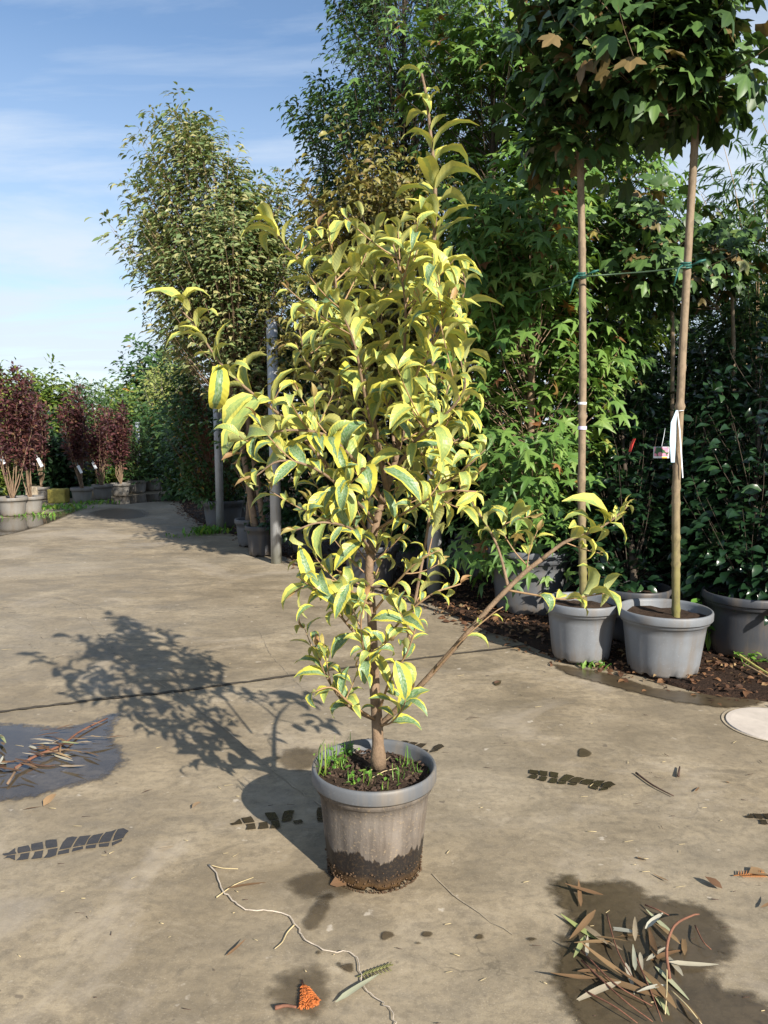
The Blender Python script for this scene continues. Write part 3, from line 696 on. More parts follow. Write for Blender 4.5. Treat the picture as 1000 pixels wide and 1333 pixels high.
# boot prints: wet tread blocks
def boot_print(label, heel, toe, mirror, keep, seed, wd=.10):
    a, b = G(*heel), G(*toe); L = (b-a).length; u = (b-a)/L; v = Vector((-u.y, u.x, 0))*mirror
    root = thing('boot_print', label, 'boot print', (a+b)/2 + Vector((0, 0, 0)), 'wet boot prints on the concrete'); rr = random.Random(seed)
    def hw(t): return wd*.5*(.74 + .26*math.sin((t-.08)*5.4)**2 if .08 < t < .9 else .55) * (1 if t > .1 else .5+5*t)
    def quad(pts):
        m = MB(); n = len(pts)
        m.v = [tuple(u*((t-.5)*L) + v*s + Vector((0, 0, .0046))) for t, s in pts]; m.f = [tuple(range(n))]
        if mirror < 0: m.f = [tuple(reversed(range(n)))]
        o = m.build('tread_mark', M['print'], root, False)
    jt = lambda q=.006: rr.uniform(-q, q)
    for i in range(9):                                   # large slanted lugs down one side, small square ones down the other
        t0, t1 = i/9 + .006, (i+1)/9 - .012
        w0, w1 = hw(t0), hw(t1); fore = i > 3; sk = (.05 if fore else -.02)
        if rr.random() < keep:
            lo = -.36 if fore else .06
            quad([(t0+jt(), w0*lo), (t1+jt(), w1*lo), (t1+sk*.5+jt(), w1*.45), (t1+sk+jt(), w1*(1+jt(.06))), ((t0+t1)/2+sk+jt(), w0*1.03), (t0+sk+jt(), w0*(1+jt(.06))), (t0+sk*.5+jt(), w0*.5)][::-1])
        if rr.random() < keep:
            if fore:
                quad([(t0+jt(), -w0*(1+jt(.06))), (t1-.012+jt(), -w1*(1+jt(.06))), (t1-.012+jt(), -w1*.52), (t0+jt(), -w0*.52)][::-1])
            else:
                quad([(t0+jt(), -w0*1.0), ((t0+t1)/2, -w0*1.06), (t1+jt(), -w1*.95), (t1+jt(), -w1*.1), (t0+.02+jt(), -w0*.12), (t0+.02, -w0*.5)][::-1])
    return root
boot_print('bold wet boot print below the puddle full of dead leaves', (5, 1116), (163, 1090), 1, 1., 1)
boot_print('broken wet boot print on open concrete beside a dark fallen twig', (676, 1006), (796, 1026), 1, .86, 2, .085)
boot_print('wet boot print partly in the shadow of the dusty pot', (302, 1076), (440, 1058), 1, .8, 3)
boot_print('half hidden wet boot print just behind the dusty pot', (470, 965), (574, 976), 1, .9, 4, .085)
boot_print('faint wet boot print near the pale round lid', (972, 1066), (1090, 1076), 1, .8, 5, .085)

# pale round lid set in the concrete
lid = thing('drain_lid', 'pale round concrete lid set in the yard by the bed edge', 'drain lid', G(1010, 944))
MB().lathe([(.0, .006), (.20*K, .006), (.222*K, .005), (.225*K, .0005)], 48).build('lid', M['lid'], lid, False)
MB().lathe([(.232*K, .0035), (.243*K, .0035)], 48).build('lid_frame', M['block'], lid, False)

# ------------------------------------------------------------------ the variegated shrub in its dusty pot
MAINB = Vector((-.032*K, 2.395*K, 0)); MY = MAINB.y
root = thing('potted_shrub', 'tall variegated yellow and green shrub in a dusty wet-footed pot, standing alone on the concrete', 'potted shrub', MAINB)
PR, PH = .2*K, .355*K
body = pot(root, PR, PH, M['main_pot'], 10, 64, True, PH*.875, .042, rim_mat=M['rim_scuffed'])
rg = random.Random(21)
# mud clods stuck to the foot of the pot
m = MB()
for i in range(700):
    a = rg.random()*6.283; z = rg.random()**3*.06; r = PR*(.765+.17*z/PH) + rg.uniform(-.002, .001); s = rg.uniform(.0012, .0045)
    b = len(m.v); c = Vector((r*math.cos(a), r*math.sin(a), max(z, s*.5)))
    for q in ((1, 0, 0), (-1, 0, 0), (0, 1, 0), (0, -1, 0), (0, 0, 1), (0, 0, -1)): m.v.append(tuple(c + Vector(q)*s*rg.uniform(.6, 1.2)))
    for f in ((0, 2, 4), (2, 1, 4), (1, 3, 4), (3, 0, 4), (2, 0, 5), (1, 2, 5), (3, 1, 5), (0, 3, 5)): m.f.append(tuple(b+k for k in f))
mud = m.build('mud_crust', plain('mud', (.085, .05, .026), .9, .5, 60, bump=.5), root); mud['kind'] = 'stuff'
# crumbs and bark bits on the pot soil
m = MB()
for i in range(520):
    a = rg.random()*6.283; r = PR*.9*math.sqrt(rg.random()); s = rg.uniform(.002, .007)
    m.box((r*math.cos(a), r*math.sin(a), PH*.875+rg.uniform(0, .012)), (s*rg.uniform(.6, 2.6), s, s*.6), R=Matrix.Rotation(rg.random()*6, 3, 'Z') @ Matrix.Rotation(rg.uniform(-.6, .6), 3, 'X'))
cr2 = m.build('bark_crumbs', plain('bark_crumb', (.065, .04, .027), .95, .85, 90, bump=.3), root, False); cr2['kind'] = 'stuff'

def L2(px, py, dy=0.): return P(px, py, MY + dy) - MAINB
rows_y, rows_m, rows_t = [], [], []
def smooth_path(pts, per=4):
    pts = [Vector(p) for p in pts]; q = [pts[0]*2-pts[1]] + pts + [pts[-1]*2-pts[-2]]; out = []
    for i in range(1, len(q)-2):
        for k in range(per):
            t = k/per; p0, p1, p2, p3 = q[i-1], q[i], q[i+1], q[i+2]
            out.append(.5*((2*p1) + (p2-p0)*t + (2*p0-5*p1+4*p2-p3)*t*t + (3*p1-p0-3*p2+p3)*t**3))
    out.append(pts[-1]); return out
def leafy(path, start, gap_, size, young, rng, tip=True, taper=.6, out=None, droop=.25):
    """alternate leaves along a shoot from fraction 'start' to its tip"""
    ln = [0.]
    for i in range(len(path)-1): ln.append(ln[-1] + (path[i+1]-path[i]).length)
    tot = ln[-1]; s = tot*start; ang = rng.random()*6.28; up = Vector((0, 0, 1))
    while s < tot:
        i = next(k for k in range(len(ln)-1) if ln[k+1] >= s); f = (s-ln[i])/max(1e-6, ln[i+1]-ln[i])
        p = path[i].lerp(path[i+1], f); t = (path[i+1]-path[i]).normalized(); fr = s/tot
        e1 = t.orthogonal().normalized(); e2 = t.cross(e1); rad = e1*math.cos(ang) + e2*math.sin(ang)
        d = (rad*1.0 + t*(.35+.5*fr) + up*(.30-droop) + Vector((rng.gauss(0, .16), rng.gauss(0, .16), rng.gauss(0, .14)))).normalized()
        nn = up*.75 + t*.7 + Vector((rng.gauss(0, .25), rng.gauss(0, .25)-.1, 0))
        sz = size*rng.uniform(.55, 1.28)*(1 - (1-taper)*max(0, (fr-.7)/.3))
        row = (*(p+rad*.002), *d, *nn, sz, rng.random())
        (rows_y if rng.random() < young else rows_m).append(row)
        ang += 2.39996 + rng.gauss(0, .3); s += gap_*rng.uniform(.7, 1.35)
    if tip:
        t = (path[-1]-path[-2]).normalized()
        for k in range(2 if rng.random() < .5 else 0):
            rv = Vector((rng.gauss(0, .35), rng.gauss(0, .35), rng.gauss(0, .2)))
            rows_t.append((*path[-1], *(t+rv+up*.25), *(rv+up*.3), size*rng.uniform(.25, .5), rng.random()))
shr = random.Random(5)
tr_pts = [L2(493, 985, 0) - Vector((0, 0, .03)), L2(491, 940, 0), L2(487, 880, 0), L2(484, 800, .0), L2(481, 735, 0), L2(492, 672, .02), L2(512, 610, .03), L2(528, 540, .03)]
tr_pts = smooth_path(tr_pts, 4)
trunk = MB().tube(tr_pts, [.0225*K*1.15 if i < 2 else .0205*K*(1-.62*(i/len(tr_pts))) for i in range(len(tr_pts))], 12).build('trunk', M['bark'], root)
def branch(pxs, r0, r1=.002, lf=None):
    p = smooth_path([L2(*q) for q in pxs], 5)
    MB().tube(p, [r0 + (r1-r0)*(i/(len(p)-1))**.8 for i in range(len(p))], 7).build('branch', M['bark'] if r0 > .004 else M['twig_red'], trunk)
    if lf: leafy(p, rng=shr, **lf)
    return p
SZ = .118
# long shoots traced from the photograph: (column, row, metres behind the stem)
leader = branch([(520, 575, .03), (543, 500, .02), (556, 430, 0), (563, 360, -.02), (566, 290, -.03), (566, 230, -.03), (560, 170, -.03), (555, 125, -.03), (549, 96, -.03)], .009, .003)
leafy(leader, .1, .034, SZ*1.05, .95, shr, tip=True)
shoots = [
 ([(480, 720, 0), (452, 660, -.06), (420, 600, -.10), (370, 545, -.14), (320, 505, -.18), (285, 470, -.2), (255, 425, -.2), (236, 404, -.2)], .0065, .42, 1.1, .8),
 ([(505, 640, .02), (490, 560, -.02), (470, 480, -.05), (440, 420, -.08), (405, 360, -.1), (372, 320, -.1), (350, 292, -.1)], .006, .35, 1.05, .85),
 ([(505, 640, .02), (480, 540, -.12), (462, 450, -.2), (440, 390, -.22), (436, 330, -.2)], .005, .3, 1., .85),
 ([(515, 600, .02), (505, 500, .08), (490, 400, .1), (488, 340, .1), (490, 300, .1)], .005, .3, .95, .9),
 ([(520, 580, .02), (525, 480, -.15), (528, 400, -.2), (520, 350, -.22), (512, 318, -.22)], .005, .3, .95, .9),
 ([(528, 545, .03), (560, 480, .1), (590, 420, .12), (605, 375, .12), (600, 345, .1)], .005, .3, 1., .85),
 ([(528, 545, .03), (545, 480, -.2), (575, 430, -.25), (590, 395, -.25)], .004, .3, .95, .9),
 ([(500, 655, .02), (470, 610, -.15), (430, 570, -.25), (385, 560, -.3), (335, 568, -.32), (312, 590, -.32)], .0055, .35, 1., .6),
 ([(492, 680, .02), (450, 640, -.2), (410, 610, -.3), (365, 600, -.34), (330, 622, -.34)], .005, .35, 1., .5),
 ([(500, 655, .02), (470, 590, .12), (430, 520, .2), (400, 470, .22), (390, 430, .2)], .005, .3, .95, .8),
 ([(510, 620, .03), (540, 575, -.18), (580, 540, -.28), (605, 505, -.3), (600, 470, -.3)], .005, .3, .95, .7),
 ([(510, 620, .03), (555, 590, .1), (600, 570, .15), (620, 545, .15)], .0045, .3, .8, .8),
 ([(500, 660, .02), (560, 640, -.05), (605, 610, -.1), (632, 585, -.12)], .0045, .3, .75, .8),
 ([(490, 690, .01), (540, 660, -.2), (580, 640, -.28), (620, 640, -.3)], .004, .3, .75, .6),
 ([(486, 720, 0), (460, 690, -.2), (420, 680, -.3), (385, 690, -.32)], .0045, .3, .95, .4),
 ([(484, 790, 0), (450, 765, -.12), (415, 752, -.18), (385, 770, -.2)], .004, .35, .95, .25),
 ([(486, 850, 0), (450, 810, -.1), (425, 775, -.15), (400, 735, -.15)], .0045, .3, .85, .4),
 ([(490, 938, 0), (462, 925, -.05), (440, 905, -.1), (420, 870, -.12), (412, 840, -.12)], .005, .3, .85, .25),
 ([(490, 938, 0), (455, 915, -.15), (432, 895, -.2), (405, 902, -.22)], .0035, .35, .75, .25),
 ([(486, 860, 0), (520, 810, -.15), (560, 775, -.2), (600, 760, -.2)], .004, .3, .8, .35),
 ([(484, 800, 0), (515, 760, -.1), (545, 730, -.15), (575, 715, -.15)], .004, .3, .75, .5),
 ([(492, 930, 0), (510, 880, -.12), (530, 850, -.18), (545, 805, -.2)], .004, .3, .85, .2),
 ([(488, 880, 0), (475, 850, -.2), (470, 810, -.26), (478, 775, -.28)], .0035, .3, .8, .3),
 ([(530, 840, .02), (555, 700, .05), (562, 640, .05), (570, 560, .06), (585, 500, .06)], .005, .45, .8, .7),
 ([(482, 735, 0), (500, 690, .15), (520, 640, .22), (530, 590, .25)], .0045, .3, .85, .6),
]
paths = []
for pxs, r0, st, sc, yg in shoots:
    p = branch(pxs, r0, .0018, dict(start=st, gap_=.026 if pxs[-1][1] < 600 else .028, size=SZ*sc*(1 if pxs[-1][1] < 600 else .85), young=yg, taper=.65)); paths.append((p, yg))
# low right-hand limb with its side shoots
low = branch([(494, 945, 0), (515, 925, -.02), (545, 895, -.05), (590, 845, -.08), (640, 788, -.1), (680, 748, -.1), (705, 728, -.1)], .0095, .006)
branch([(705, 728, -.1), (735, 706, -.1), (770, 692, -.1), (795, 678, -.1), (816, 660, -.1)], .006, .002, dict(start=.35, gap_=.018, size=SZ*.72, young=.9, taper=.55))
branch([(660, 768, -.1), (700, 775, -.13), (735, 780, -.15), (770, 775, -.15), (790, 772, -.15)], .003, .0015, dict(start=.5, gap_=.02, size=SZ*.95, young=.6))
branch([(662, 766, -.1), (652, 725, -.06), (640, 695, -.05), (618, 660, -.05), (606, 640, -.05)], .0045, .002, dict(start=.45, gap_=.022, size=SZ*.7, young=.85))
branch([(685, 745, -.1), (690, 715, -.1), (700, 690, -.1)], .002, .001, dict(start=.4, gap_=.022, size=SZ*.6, young=.9))
branch([(690, 740, -.1), (668, 715, -.08), (655, 685, -.06), (690, 672, -.05)], .0022, .0012, dict(start=.5, gap_=.026, size=SZ*.8, young=.7))
branch([(560, 880, -.06), (600, 835, -.14), (640, 800, -.16), (655, 790, -.16)], .0025, .0012, dict(start=.6, gap_=.05, size=SZ*.6, young=.6, tip=False))
branch([(735, 706, -.1), (760, 715, -.08), (780, 720, -.07)], .0018, .001, dict(start=.5, gap_=.03, size=SZ*.5, young=.9))
branch([(494, 945, 0), (510, 940, -.08), (525, 920, -.14), (530, 900, -.16)], .003, .0015, dict(start=.3, gap_=.03, size=SZ*.95, young=.0))
# side twigs off the traced shoots fill the middle of the crown
tw = MB()
def side_twigs(p, yg, count, lo, hi, length, szf):
    for k in range(count):
        i = int((lo + (hi-lo)*shr.random())*(len(p)-2)); a = p[i]; t = (p[i+1]-p[i]).normalized()
        o = Vector((shr.gauss(0, 1), shr.gauss(0, 1), shr.gauss(.2, .5))); o = (o - t*o.dot(t)*.6).normalized()
        b = a + (o*.8 + t*.5 + Vector((0, 0, .25)))*length*shr.uniform(.5, 1.2)
        q = proj(b + MAINB)
        env = {300: (350, 610), 400: (375, 618), 500: (335, 615), 560: (305, 620), 620: (305, 635), 700: (365, 605), 780: (390, 605), 850: (400, 590), 930: (415, 550)}
        ks = sorted(env); yy = min(max(q[1], 300), 929); j = max(z for z in range(len(ks)-1) if ks[z] <= yy); f = (yy-ks[j])/(ks[j+1]-ks[j])
        lo_, hi_ = env[ks[j]][0]*(1-f)+env[ks[j+1]][0]*f, env[ks[j]][1]*(1-f)+env[ks[j+1]][1]*f
        if not lo_ < q[0] < hi_: continue
        mid = (a+b)/2 + Vector((0, 0, -.015)); pth = [bez(a, mid, b, s/5) for s in range(6)]
        tw.tube(pth, [.0022, .002, .0018, .0016, .0014, .001], 5, False); leafy(pth, .2, .026, SZ*szf, yg, shr, tip=shr.random() < .6)
for p, yg in paths: side_twigs(p, yg, 7 if proj(p[-1]+MAINB)[1] < 600 else 2, .35, .95, .15, .75)
side_twigs(tr_pts, .3, 22, .45, 1., .22, .62)
side_twigs(leader, .85, 9, .0, .4, .2, .85)
o = tw.build('twigs', M['twig_red'], trunk); o['kind'] = 'stuff'
def px_leaf(bx, by, tx, ty, dy, rows, back=0.):
    b, t = L2(bx, by, dy), L2(tx, ty, dy - .03 + back); c = t-b
    hzn = Vector((c.x, c.y, 0)).length/c.length; d = c.normalized() + Vector((0, -.1, .6*hzn)); rows.append((*b, *d, shr.gauss(0, .15), shr.gauss(0, .15)-.25-.5*(1-hzn), 1, c.length*(1.0+.2*hzn), shr.random()))
for q in [(245, 405, 190, 392, -.2), (247, 405, 262, 360, -.2), (256, 425, 286, 402, -.2), (263, 440, 220, 462, -.2), (268, 448, 236, 428, -.2), (280, 468, 305, 450, -.2),
          (360, 310, 313, 285, -.1), (362, 314, 312, 318, -.1), (372, 320, 380, 276, -.1), (390, 345, 420, 330, -.1), (398, 355, 366, 350, -.1), (425, 425, 368, 440, -.1),
          (558, 150, 540, 112, -.03), (558, 140, 572, 120, -.03), (563, 200, 622, 160, -.03), (561, 195, 518, 178, -.03), (566, 250, 630, 242, -.03), (566, 300, 533, 258, -.03), (566, 310, 622, 272, -.03),
          (566, 300, 505, 292, -.03), (564, 365, 632, 356, -.03), (560, 420, 624, 408, -.03), (560, 415, 503, 404, -.03), (552, 480, 508, 458, -.02), (554, 470, 618, 478, -.02), (562, 340, 515, 330, -.03),
          (795, 680, 735, 668, -.1), (770, 692, 735, 668, -.1), (795, 680, 800, 662, -.1), (812, 662, 822, 655, -.1), (330, 515, 296, 560, -.2), (340, 520, 298, 600, -.22), (420, 600, 386, 640, -.25)]:
    px_leaf(*q, rows_y)
for q in [(285, 475, 283, 556, -.21), (450, 625, 444, 668, -.3), (425, 640, 405, 678, -.3), (500, 610, 540, 660, -.3), (700, 775, 722, 806, -.15), (690, 690, 660, 680, -.1), (515, 860, 530, 915, -.2), (455, 760, 440, 805, -.25), (410, 790, 388, 812, -.2)]:
    px_leaf(*q, rows_m)
Ly, Lm, Lt = pack(rows_y), pack(rows_m), pack(rows_t)
ny = 170; nm = 120
for L, nn, key, mat in ((Ly, 165, 'ey', M['young']), (Lm, 125, 'em', M['mature'])):
    a, r = pick(L, nn, MAINB); leaf_objects(L, a, key, ELAE, mat, root)
    o = link('foliage', bulk_mesh('foliage', ELAE, sub(L, r), mat), root); o['kind'] = 'stuff'
o = link('shoot_tips', bulk_mesh('shoot_tips', ELAE[:2], Lt, M['tip']), root); o['kind'] = 'stuff'
print('MAIN LEAVES', len(rows_y), len(rows_m))
# weeds growing in the pot
def weed(parent, c, h, nb, rng, broad=0.):
    rows = []
    for i in range(nb):
        a = rng.random()*6.28; d = Vector((math.cos(a)*.55, math.sin(a)*.55, 1.2)); p = Vector(c) + Vector((rng.gauss(0, .008), rng.gauss(0, .008), 0))
        rows.append((*p, *d, math.cos(a), math.sin(a), .4, h*rng.uniform(.6, 1.15), rng.random()))
    me = bulk_mesh('weed', [strip_leaf(.035, .6, .1, 4, 2, 0, (.4, .5)), strip_leaf(.028, 1.5, .1, 4, 2, 0, (.4, .5))], pack(rows), M['weed']); o = link('weed', me, parent)
    if broad:
        r2 = []
        for i in range(int(broad)):
            a = rng.random()*6.28; p = Vector(c) + Vector((rng.gauss(0, .016), rng.gauss(0, .016), rng.uniform(.004, h*.6)))
            r2.append((*p, math.cos(a), math.sin(a), .5, rng.gauss(0, .3), rng.gauss(0, .3), 1, rng.uniform(.012, .022), rng.random()))
        link('weed_leaf', bulk_mesh('weed_leaf', OVAL, pack(r2), M['weed']), o)
    return o
zs = PH*.875
for x, y, h, nb, br in [(425, 1010, .11, 7, 3), (443, 1000, .07, 7, 14), (455, 985, .06, 6, 12), (462, 1022, .04, 4, 7), (480, 1022, .06, 5, 4), (520, 1018, .07, 5, 3), (527, 1000, .06, 5, 2), (537, 985, .10, 9, 0), (505, 972, .07, 5, 0), (432, 1000, .05, 6, 4), (500, 1030, .04, 4, 2), (545, 1008, .04, 4, 2)]:
    c = G(x, y, zs) - MAINB
    if c.xy.length < PR*.88: weed(root, (c.x, c.y, zs), h*K*1.25, int(nb*1.5), rg, br*1.4)
m = MB(); m.tube([L2(470, 1012, 0)*1, L2(500, 990, 0), L2(507, 978, 0)], .0014, 5)
c0, c1, c2_ = G(468, 1010, zs+.012)-MAINB, G(492, 998, zs+.03)-MAINB, G(508, 985, zs+.014)-MAINB
MB().tube([c0, c1, c2_], .0016, 5).build('dry_stalk', M['straw'], root)
c0, c1, c2_ = G(485, 1012, zs+.012)-MAINB, G(500, 1004, zs+.02)-MAINB, G(517, 1000, zs+.014)-MAINB
MB().tube([c0, c1, c2_], .0013, 5).build('dry_stalk', M['straw'], root)

# ------------------------------------------------------------------ the two standard maples in pale grey pots
def standard(label, base, R, H, stem_px, crown_px, half, seed, n, per, bands=(), group='tall standard trees along the bed', pm='pot_grey', n_ind=230, name='standard_tree', with_pot=True, r=.018, size=.155, mat='maple', temps=None, Ytop=None):
    rng = random.Random(seed); b = Vector(base); e = thing(name, label, 'tree', b, group)
    if with_pot: pot(e, R, H, M[pm], 9, 72, True, H*.86, .045)
    Yt = Ytop if Ytop else b.y
    pts = [Vector((P(*stem_px[0], b.y).x - b.x, 0, H*.8 if with_pot else 0))] + [P(x, y, b.y + (Yt-b.y)*(i+1)/len(stem_px)) - b for i, (x, y) in enumerate(stem_px[1:])]
    trunk_part(e, pts, [r*(1.12-.2*i/len(pts)) for i in range(len(pts))], M['stem'], 16, rng, 12, sub_=34)
    c = P(crown_px[0], (crown_px[1]+crown_px[2])/2, Yt) - b; zl, zh = P(crown_px[0], crown_px[2], Yt).z, P(crown_px[0], crown_px[1], Yt).z
    rad = half*proj(c+b)[2]/FPX
    rows, tubes = crown(rng, zl, zh, rad, oval, n, per, size*K, .5, .11, (0, 0), .15, None, zl-.02, .5, 1.1, .15, cx=c.x, cy=c.y)
    tubes_mesh(tubes, 'branches', M['bark'], e); L = pack(rows); a, q = pick(L, n_ind, b)
    tp = temps or MAPLE
    leaf_objects(L, a, mat, tp, M[mat], e)
    o = link('crown', bulk_mesh('crown', tp, sub(L, q), M[mat]), e); o['kind'] = 'stuff'
    return e
b1 = G(765, 868) + Vector((0, .165*K, .012)); b2 = G(878, 888) + Vector((0, .19*K, .012))
standard('standard maple with two lilac bands round its straight stem, in a pale grey pot', b1, .23*K, .36*K, [(760, 790), (757, 640), (759, 480), (758, 330), (755, 190)], (757, -40, 205), 62, 31, 85, 11)
standard('slightly leaning standard maple with a paper label on its stem, in a pale grey pot', b2, .262*K, .37*K, [(880, 805), (880, 640), (889, 450), (898, 290), (907, 148)], (862, -70, 148), 72, 32, 100, 11)
# tapes, ties, canes and labels fixed to those stems
def band(label, px, py, Y, r, h, mat, name, cat, group=None):
    c = P(px, py, Y); o = MB().lathe([(r, -h/2), (r*1.02, 0), (r, h/2)], 16).build(name, mat); o.location = c; tag(o, label, cat, group); return o
band('upper pale band round the banded maple stem', 758, 525, b1.y, .026*K, .012, M['white'], 'stem_band', 'band')
band('lower lilac band round the banded maple stem', 758, 557, b1.y, .0265*K, .018, M['lilac'], 'stem_band', 'band')
def tie(label, px, py, Y, r, seed):
    c = P(px, py, Y); rr = random.Random(seed); e = thing('tree_tie', label, 'tie', c)
    m = MB(); pts = []
    for k in range(30):
        a = k*.62; pts.append((r*1.12*math.cos(a), r*1.12*math.sin(a), (k-15)*.0011 + .006*math.sin(a)))
    m.tube(pts, .005, 5).build('wrap', M['tie'], e)
    MB().tube([(-r, -r*.6, 0), (-r-.025, -r-.01, -.02), (-r-.035, -r-.01, -.06), (-r-.045, -r-.01, -.10)], [.005, .006, .005, .003], 5).build('loose_end', M['tie'], e)
    MB().tube([(r, -r*.6, 0), (r+.03, -r-.02, .012), (r+.055, -r-.02, .02)], [.005, .007, .004], 5).build('loose_end', M['tie'], e)
tie('dark green tie round the banded maple stem at the support wire', 757, 359, b1.y, .024*K, 1)
tie('dark green tie round the leaning maple stem at the support wire', 893, 346, b2.y, .025*K, 2)
wpts = [P(690, 382, 5.6*K), P(725, 372, 5.1*K), P(757, 361, b1.y-.03), P(800, 357, b1.y-.07), P(850, 353, b2.y+.06), P(893, 348, b2.y-.03)]
tag(MB().tube(smooth_path(wpts, 4), .004, 6).build('support_wire', M['wire']), 'thin dark support wire strung between the two maple stems', 'wire')
lb = thing('stem_label', 'pale blue paper label looped round the leaning maple stem', 'plant label', P(882, 535, b2.y-.03))
def ribbon(name, pxs, wd, Y, mat, parent, org, thick=.0008):
    m = MB(); pts = [P(x, y, Y + dy) - org for x, y, dy in pxs]
    for i, p in enumerate(pts):
        h = Vector((wd[i]/2, 0, 0)); m.v += [tuple(p-h), tuple(p+h), tuple(p+h+Vector((0, thick, 0))), tuple(p-h+Vector((0, thick, 0)))]
    for i in range(len(pts)-1):
        a = 4*i
        for k in range(4): m.f.append((a+k, a+(k+1) % 4, a+4+(k+1) % 4, a+4+k))
    m.f += [(3, 2, 1, 0), tuple(4*(len(pts)-1)+k for k in range(4))]
    return m.build(name, mat, parent, False)
M['label'] = plain('label_paper', (.42, .56, .66), .5, .1, 9, bump=.02)
org = lb.location.copy()
ribbon('label_flap', [(881, 534, 0), (877, 550, -.005), (876, 575, -.008), (876, 602, -.006)], [.006, .026, .030, .018], b2.y-.032, M['label'], lb, org)
ribbon('label_strap', [(882, 534, 0), (885, 560, -.004), (887, 590, -.004), (889, 622, -.002)], [.005, .006, .006, .005], b2.y-.034, M['white'], lb, org)
MB().tube([Vector((0, 0, 0)), Vector((.02, -.008, .002)), Vector((.034, .01, .003))], .0018, 5).build('label_loop', M['white'], lb)
# picture card with pink blossom hanging in the camellia
def card_mat():
    t = NT('flower_card'); p = t.pos('obj'); v = t.add('ShaderNodeTexVoronoi'); t.set(v.inputs['Vector'], p); v.inputs['Scale'].default_value = 38
    n = t.noise(p, 60, 3, .6); pet = t.mix(n, (.62, .10, .24), (.80, .42, .50))
    c = t.mix(t.ramp(v.outputs['Distance'], [(.40, 0.), (.52, 1.)]), pet, (.035, .11, .045))
    return t.done(t.bsdf(c, .35, .5))
cd = thing('picture_label', 'small plant label card with a pink flower picture beside the leaning maple stem', 'plant label', P(861, 589, b2.y+.10))
MB().box((0, 0, 0), (.092*K, .0015, .066*K)).build('card', M['white'], cd, False)
MB().box((0, -.0022, .004), (.084*K, .001, .052*K)).build('flower_print', card_mat(), cd, False)
MB().box((.02*K, -.0022, -.029*K), (.03*K, .001, .008*K)).build('price_strip', plain('orange_print', (.75, .38, .06), .4), cd, False)
MB().tube([(0, 0, .03*K), (.02, .03, .08), (.05, .1, .12)], .0012, 5).build('card_string', M['white'], cd)
rd = ribbon('red_label', [(826, 571, 0), (823, 578, .005), (820, 588, .01)], [.014, .016, .014], b2.y+.25, M['red'], None, Vector()); tag(rd, 'small red plastic label hanging in the dark camellia', 'plant label')

# ------------------------------------------------------------------ metal posts along the bed
def post(label, px, py, ytop, r, seed):
    b = G(px, py); h = P(px-3, ytop, b.y).z; e = thing('metal_post', label, 'post', b, 'galvanised posts along the bed')
    MB().tube([(0, 0, -.02), (0, 0, h*.5), (-.01, 0, h)], r, 20).build('tube', M['pole'], e)
    MB().tube([(-.01, 0, h-.004), (-.01, 0, h+.004)], r*1.03, 20).build('cap', M['pole'], e)
    MB().tube([Vector((r*1.03*math.cos(a*.5), r*1.03*math.sin(a*.5), h-.06*K*3+.002*math.sin(a))) for a in range(14)], .003, 5).build('wire_loop', M['wire'], e)
post('galvanised post beside the dark pots at the edge of the shrub foliage', 360, 733, 416, .056*K, 1)
post('farther galvanised post in front of the wide dark pot', 287, 693, 480, .052*K, 2)
post('pale galvanised post standing right behind the variegated shrub', 565, 776, 420, .062*K, 3)

# ------------------------------------------------------------------ trees and shrubs behind the bed
# sweetgums with star-shaped leaves
bp = G(697, 806) + Vector((0, .25*K, .012))
tree('sweetgum_tree', 'star-leaved sweetgum growing from the large grey tub behind the banded maple', 'tree', 690, 6.15, 150, 690, 110, colum, 270, 11, GUM, 'gum', .19*K, M['gum'], 41, (.335*K, .50*K), 'pot_mid', .03, 'bark', hang=.75, clump=.12, n_ind=300, base=bp, rise=.4)
tree('sweetgum_tree', 'tall star-leaved sweetgum right behind the tip of the variegated shrub', 'tree', 640, 7.3, -90, 560, 115, colum, 340, 11, GUM, 'gum', .18*K, M['gum'], 42, (.3*K, .42*K), 'pot_dark', .035, 'bark_dark', hang=.75, clump=.13, n_ind=200, rise=.4)
tree('sweetgum_tree', 'tall star-leaved sweetgum between the two maple stems', 'tree', 745, 7.0, -110, 500, 100, colum, 300, 11, GUM, 'gum', .18*K, M['gum'], 43, (.3*K, .42*K), 'pot_dark', .035, 'bark', hang=.75, clump=.13, n_ind=200, rise=.4)
# bronze relative of the shrub, taller, behind it
tree('bronze_shrub_tree', 'tall bronze-yellow leaved tree right behind the variegated shrub', 'tree', 482, 6.9, 178, 520, 105, oval, 420, 22, ELAE_LO, 'br', .095*K, M['bronze'], 44, (.26*K, .38*K), 'pot_dark', .03, 'bark_dark', hang=.3, clump=.13, n_ind=150, rise=.7)
tree('tall_tree', 'tallest dark green tree with small drooping leaves behind the bronze tree', 'tree', 525, 9.4, -140, 480, 140, oval, 760, 28, NARROW, 'ta', .10*K, M['tall'], 45, None, trunk_r=.06, bark='bark_dark', hang=.6, clump=.17)
tree('tall_tree', 'slimmer dark green tree between the olive tree and the tallest tree', 'tree', 425, 10.5, 105, 560, 62, spire, 340, 22, NARROW, 'ta', .095*K, M['tall'], 46, None, trunk_r=.05, bark='bark_dark', hang=.6, clump=.15)
tree('olive_tree', 'silvery olive tree with yellowish tips beside the galvanised posts', 'tree', 284, 9.0, 150, 500, 100, oval, 720, 30, NARROW, 'ol', .10*K, M['olive'], 47, (.17*K, .34*K), 'pot_dark', .028, 'bark', hang=.45, clump=.13, base=G(337, 726)+Vector((0, .14, 0)), stems=2, stake=2)
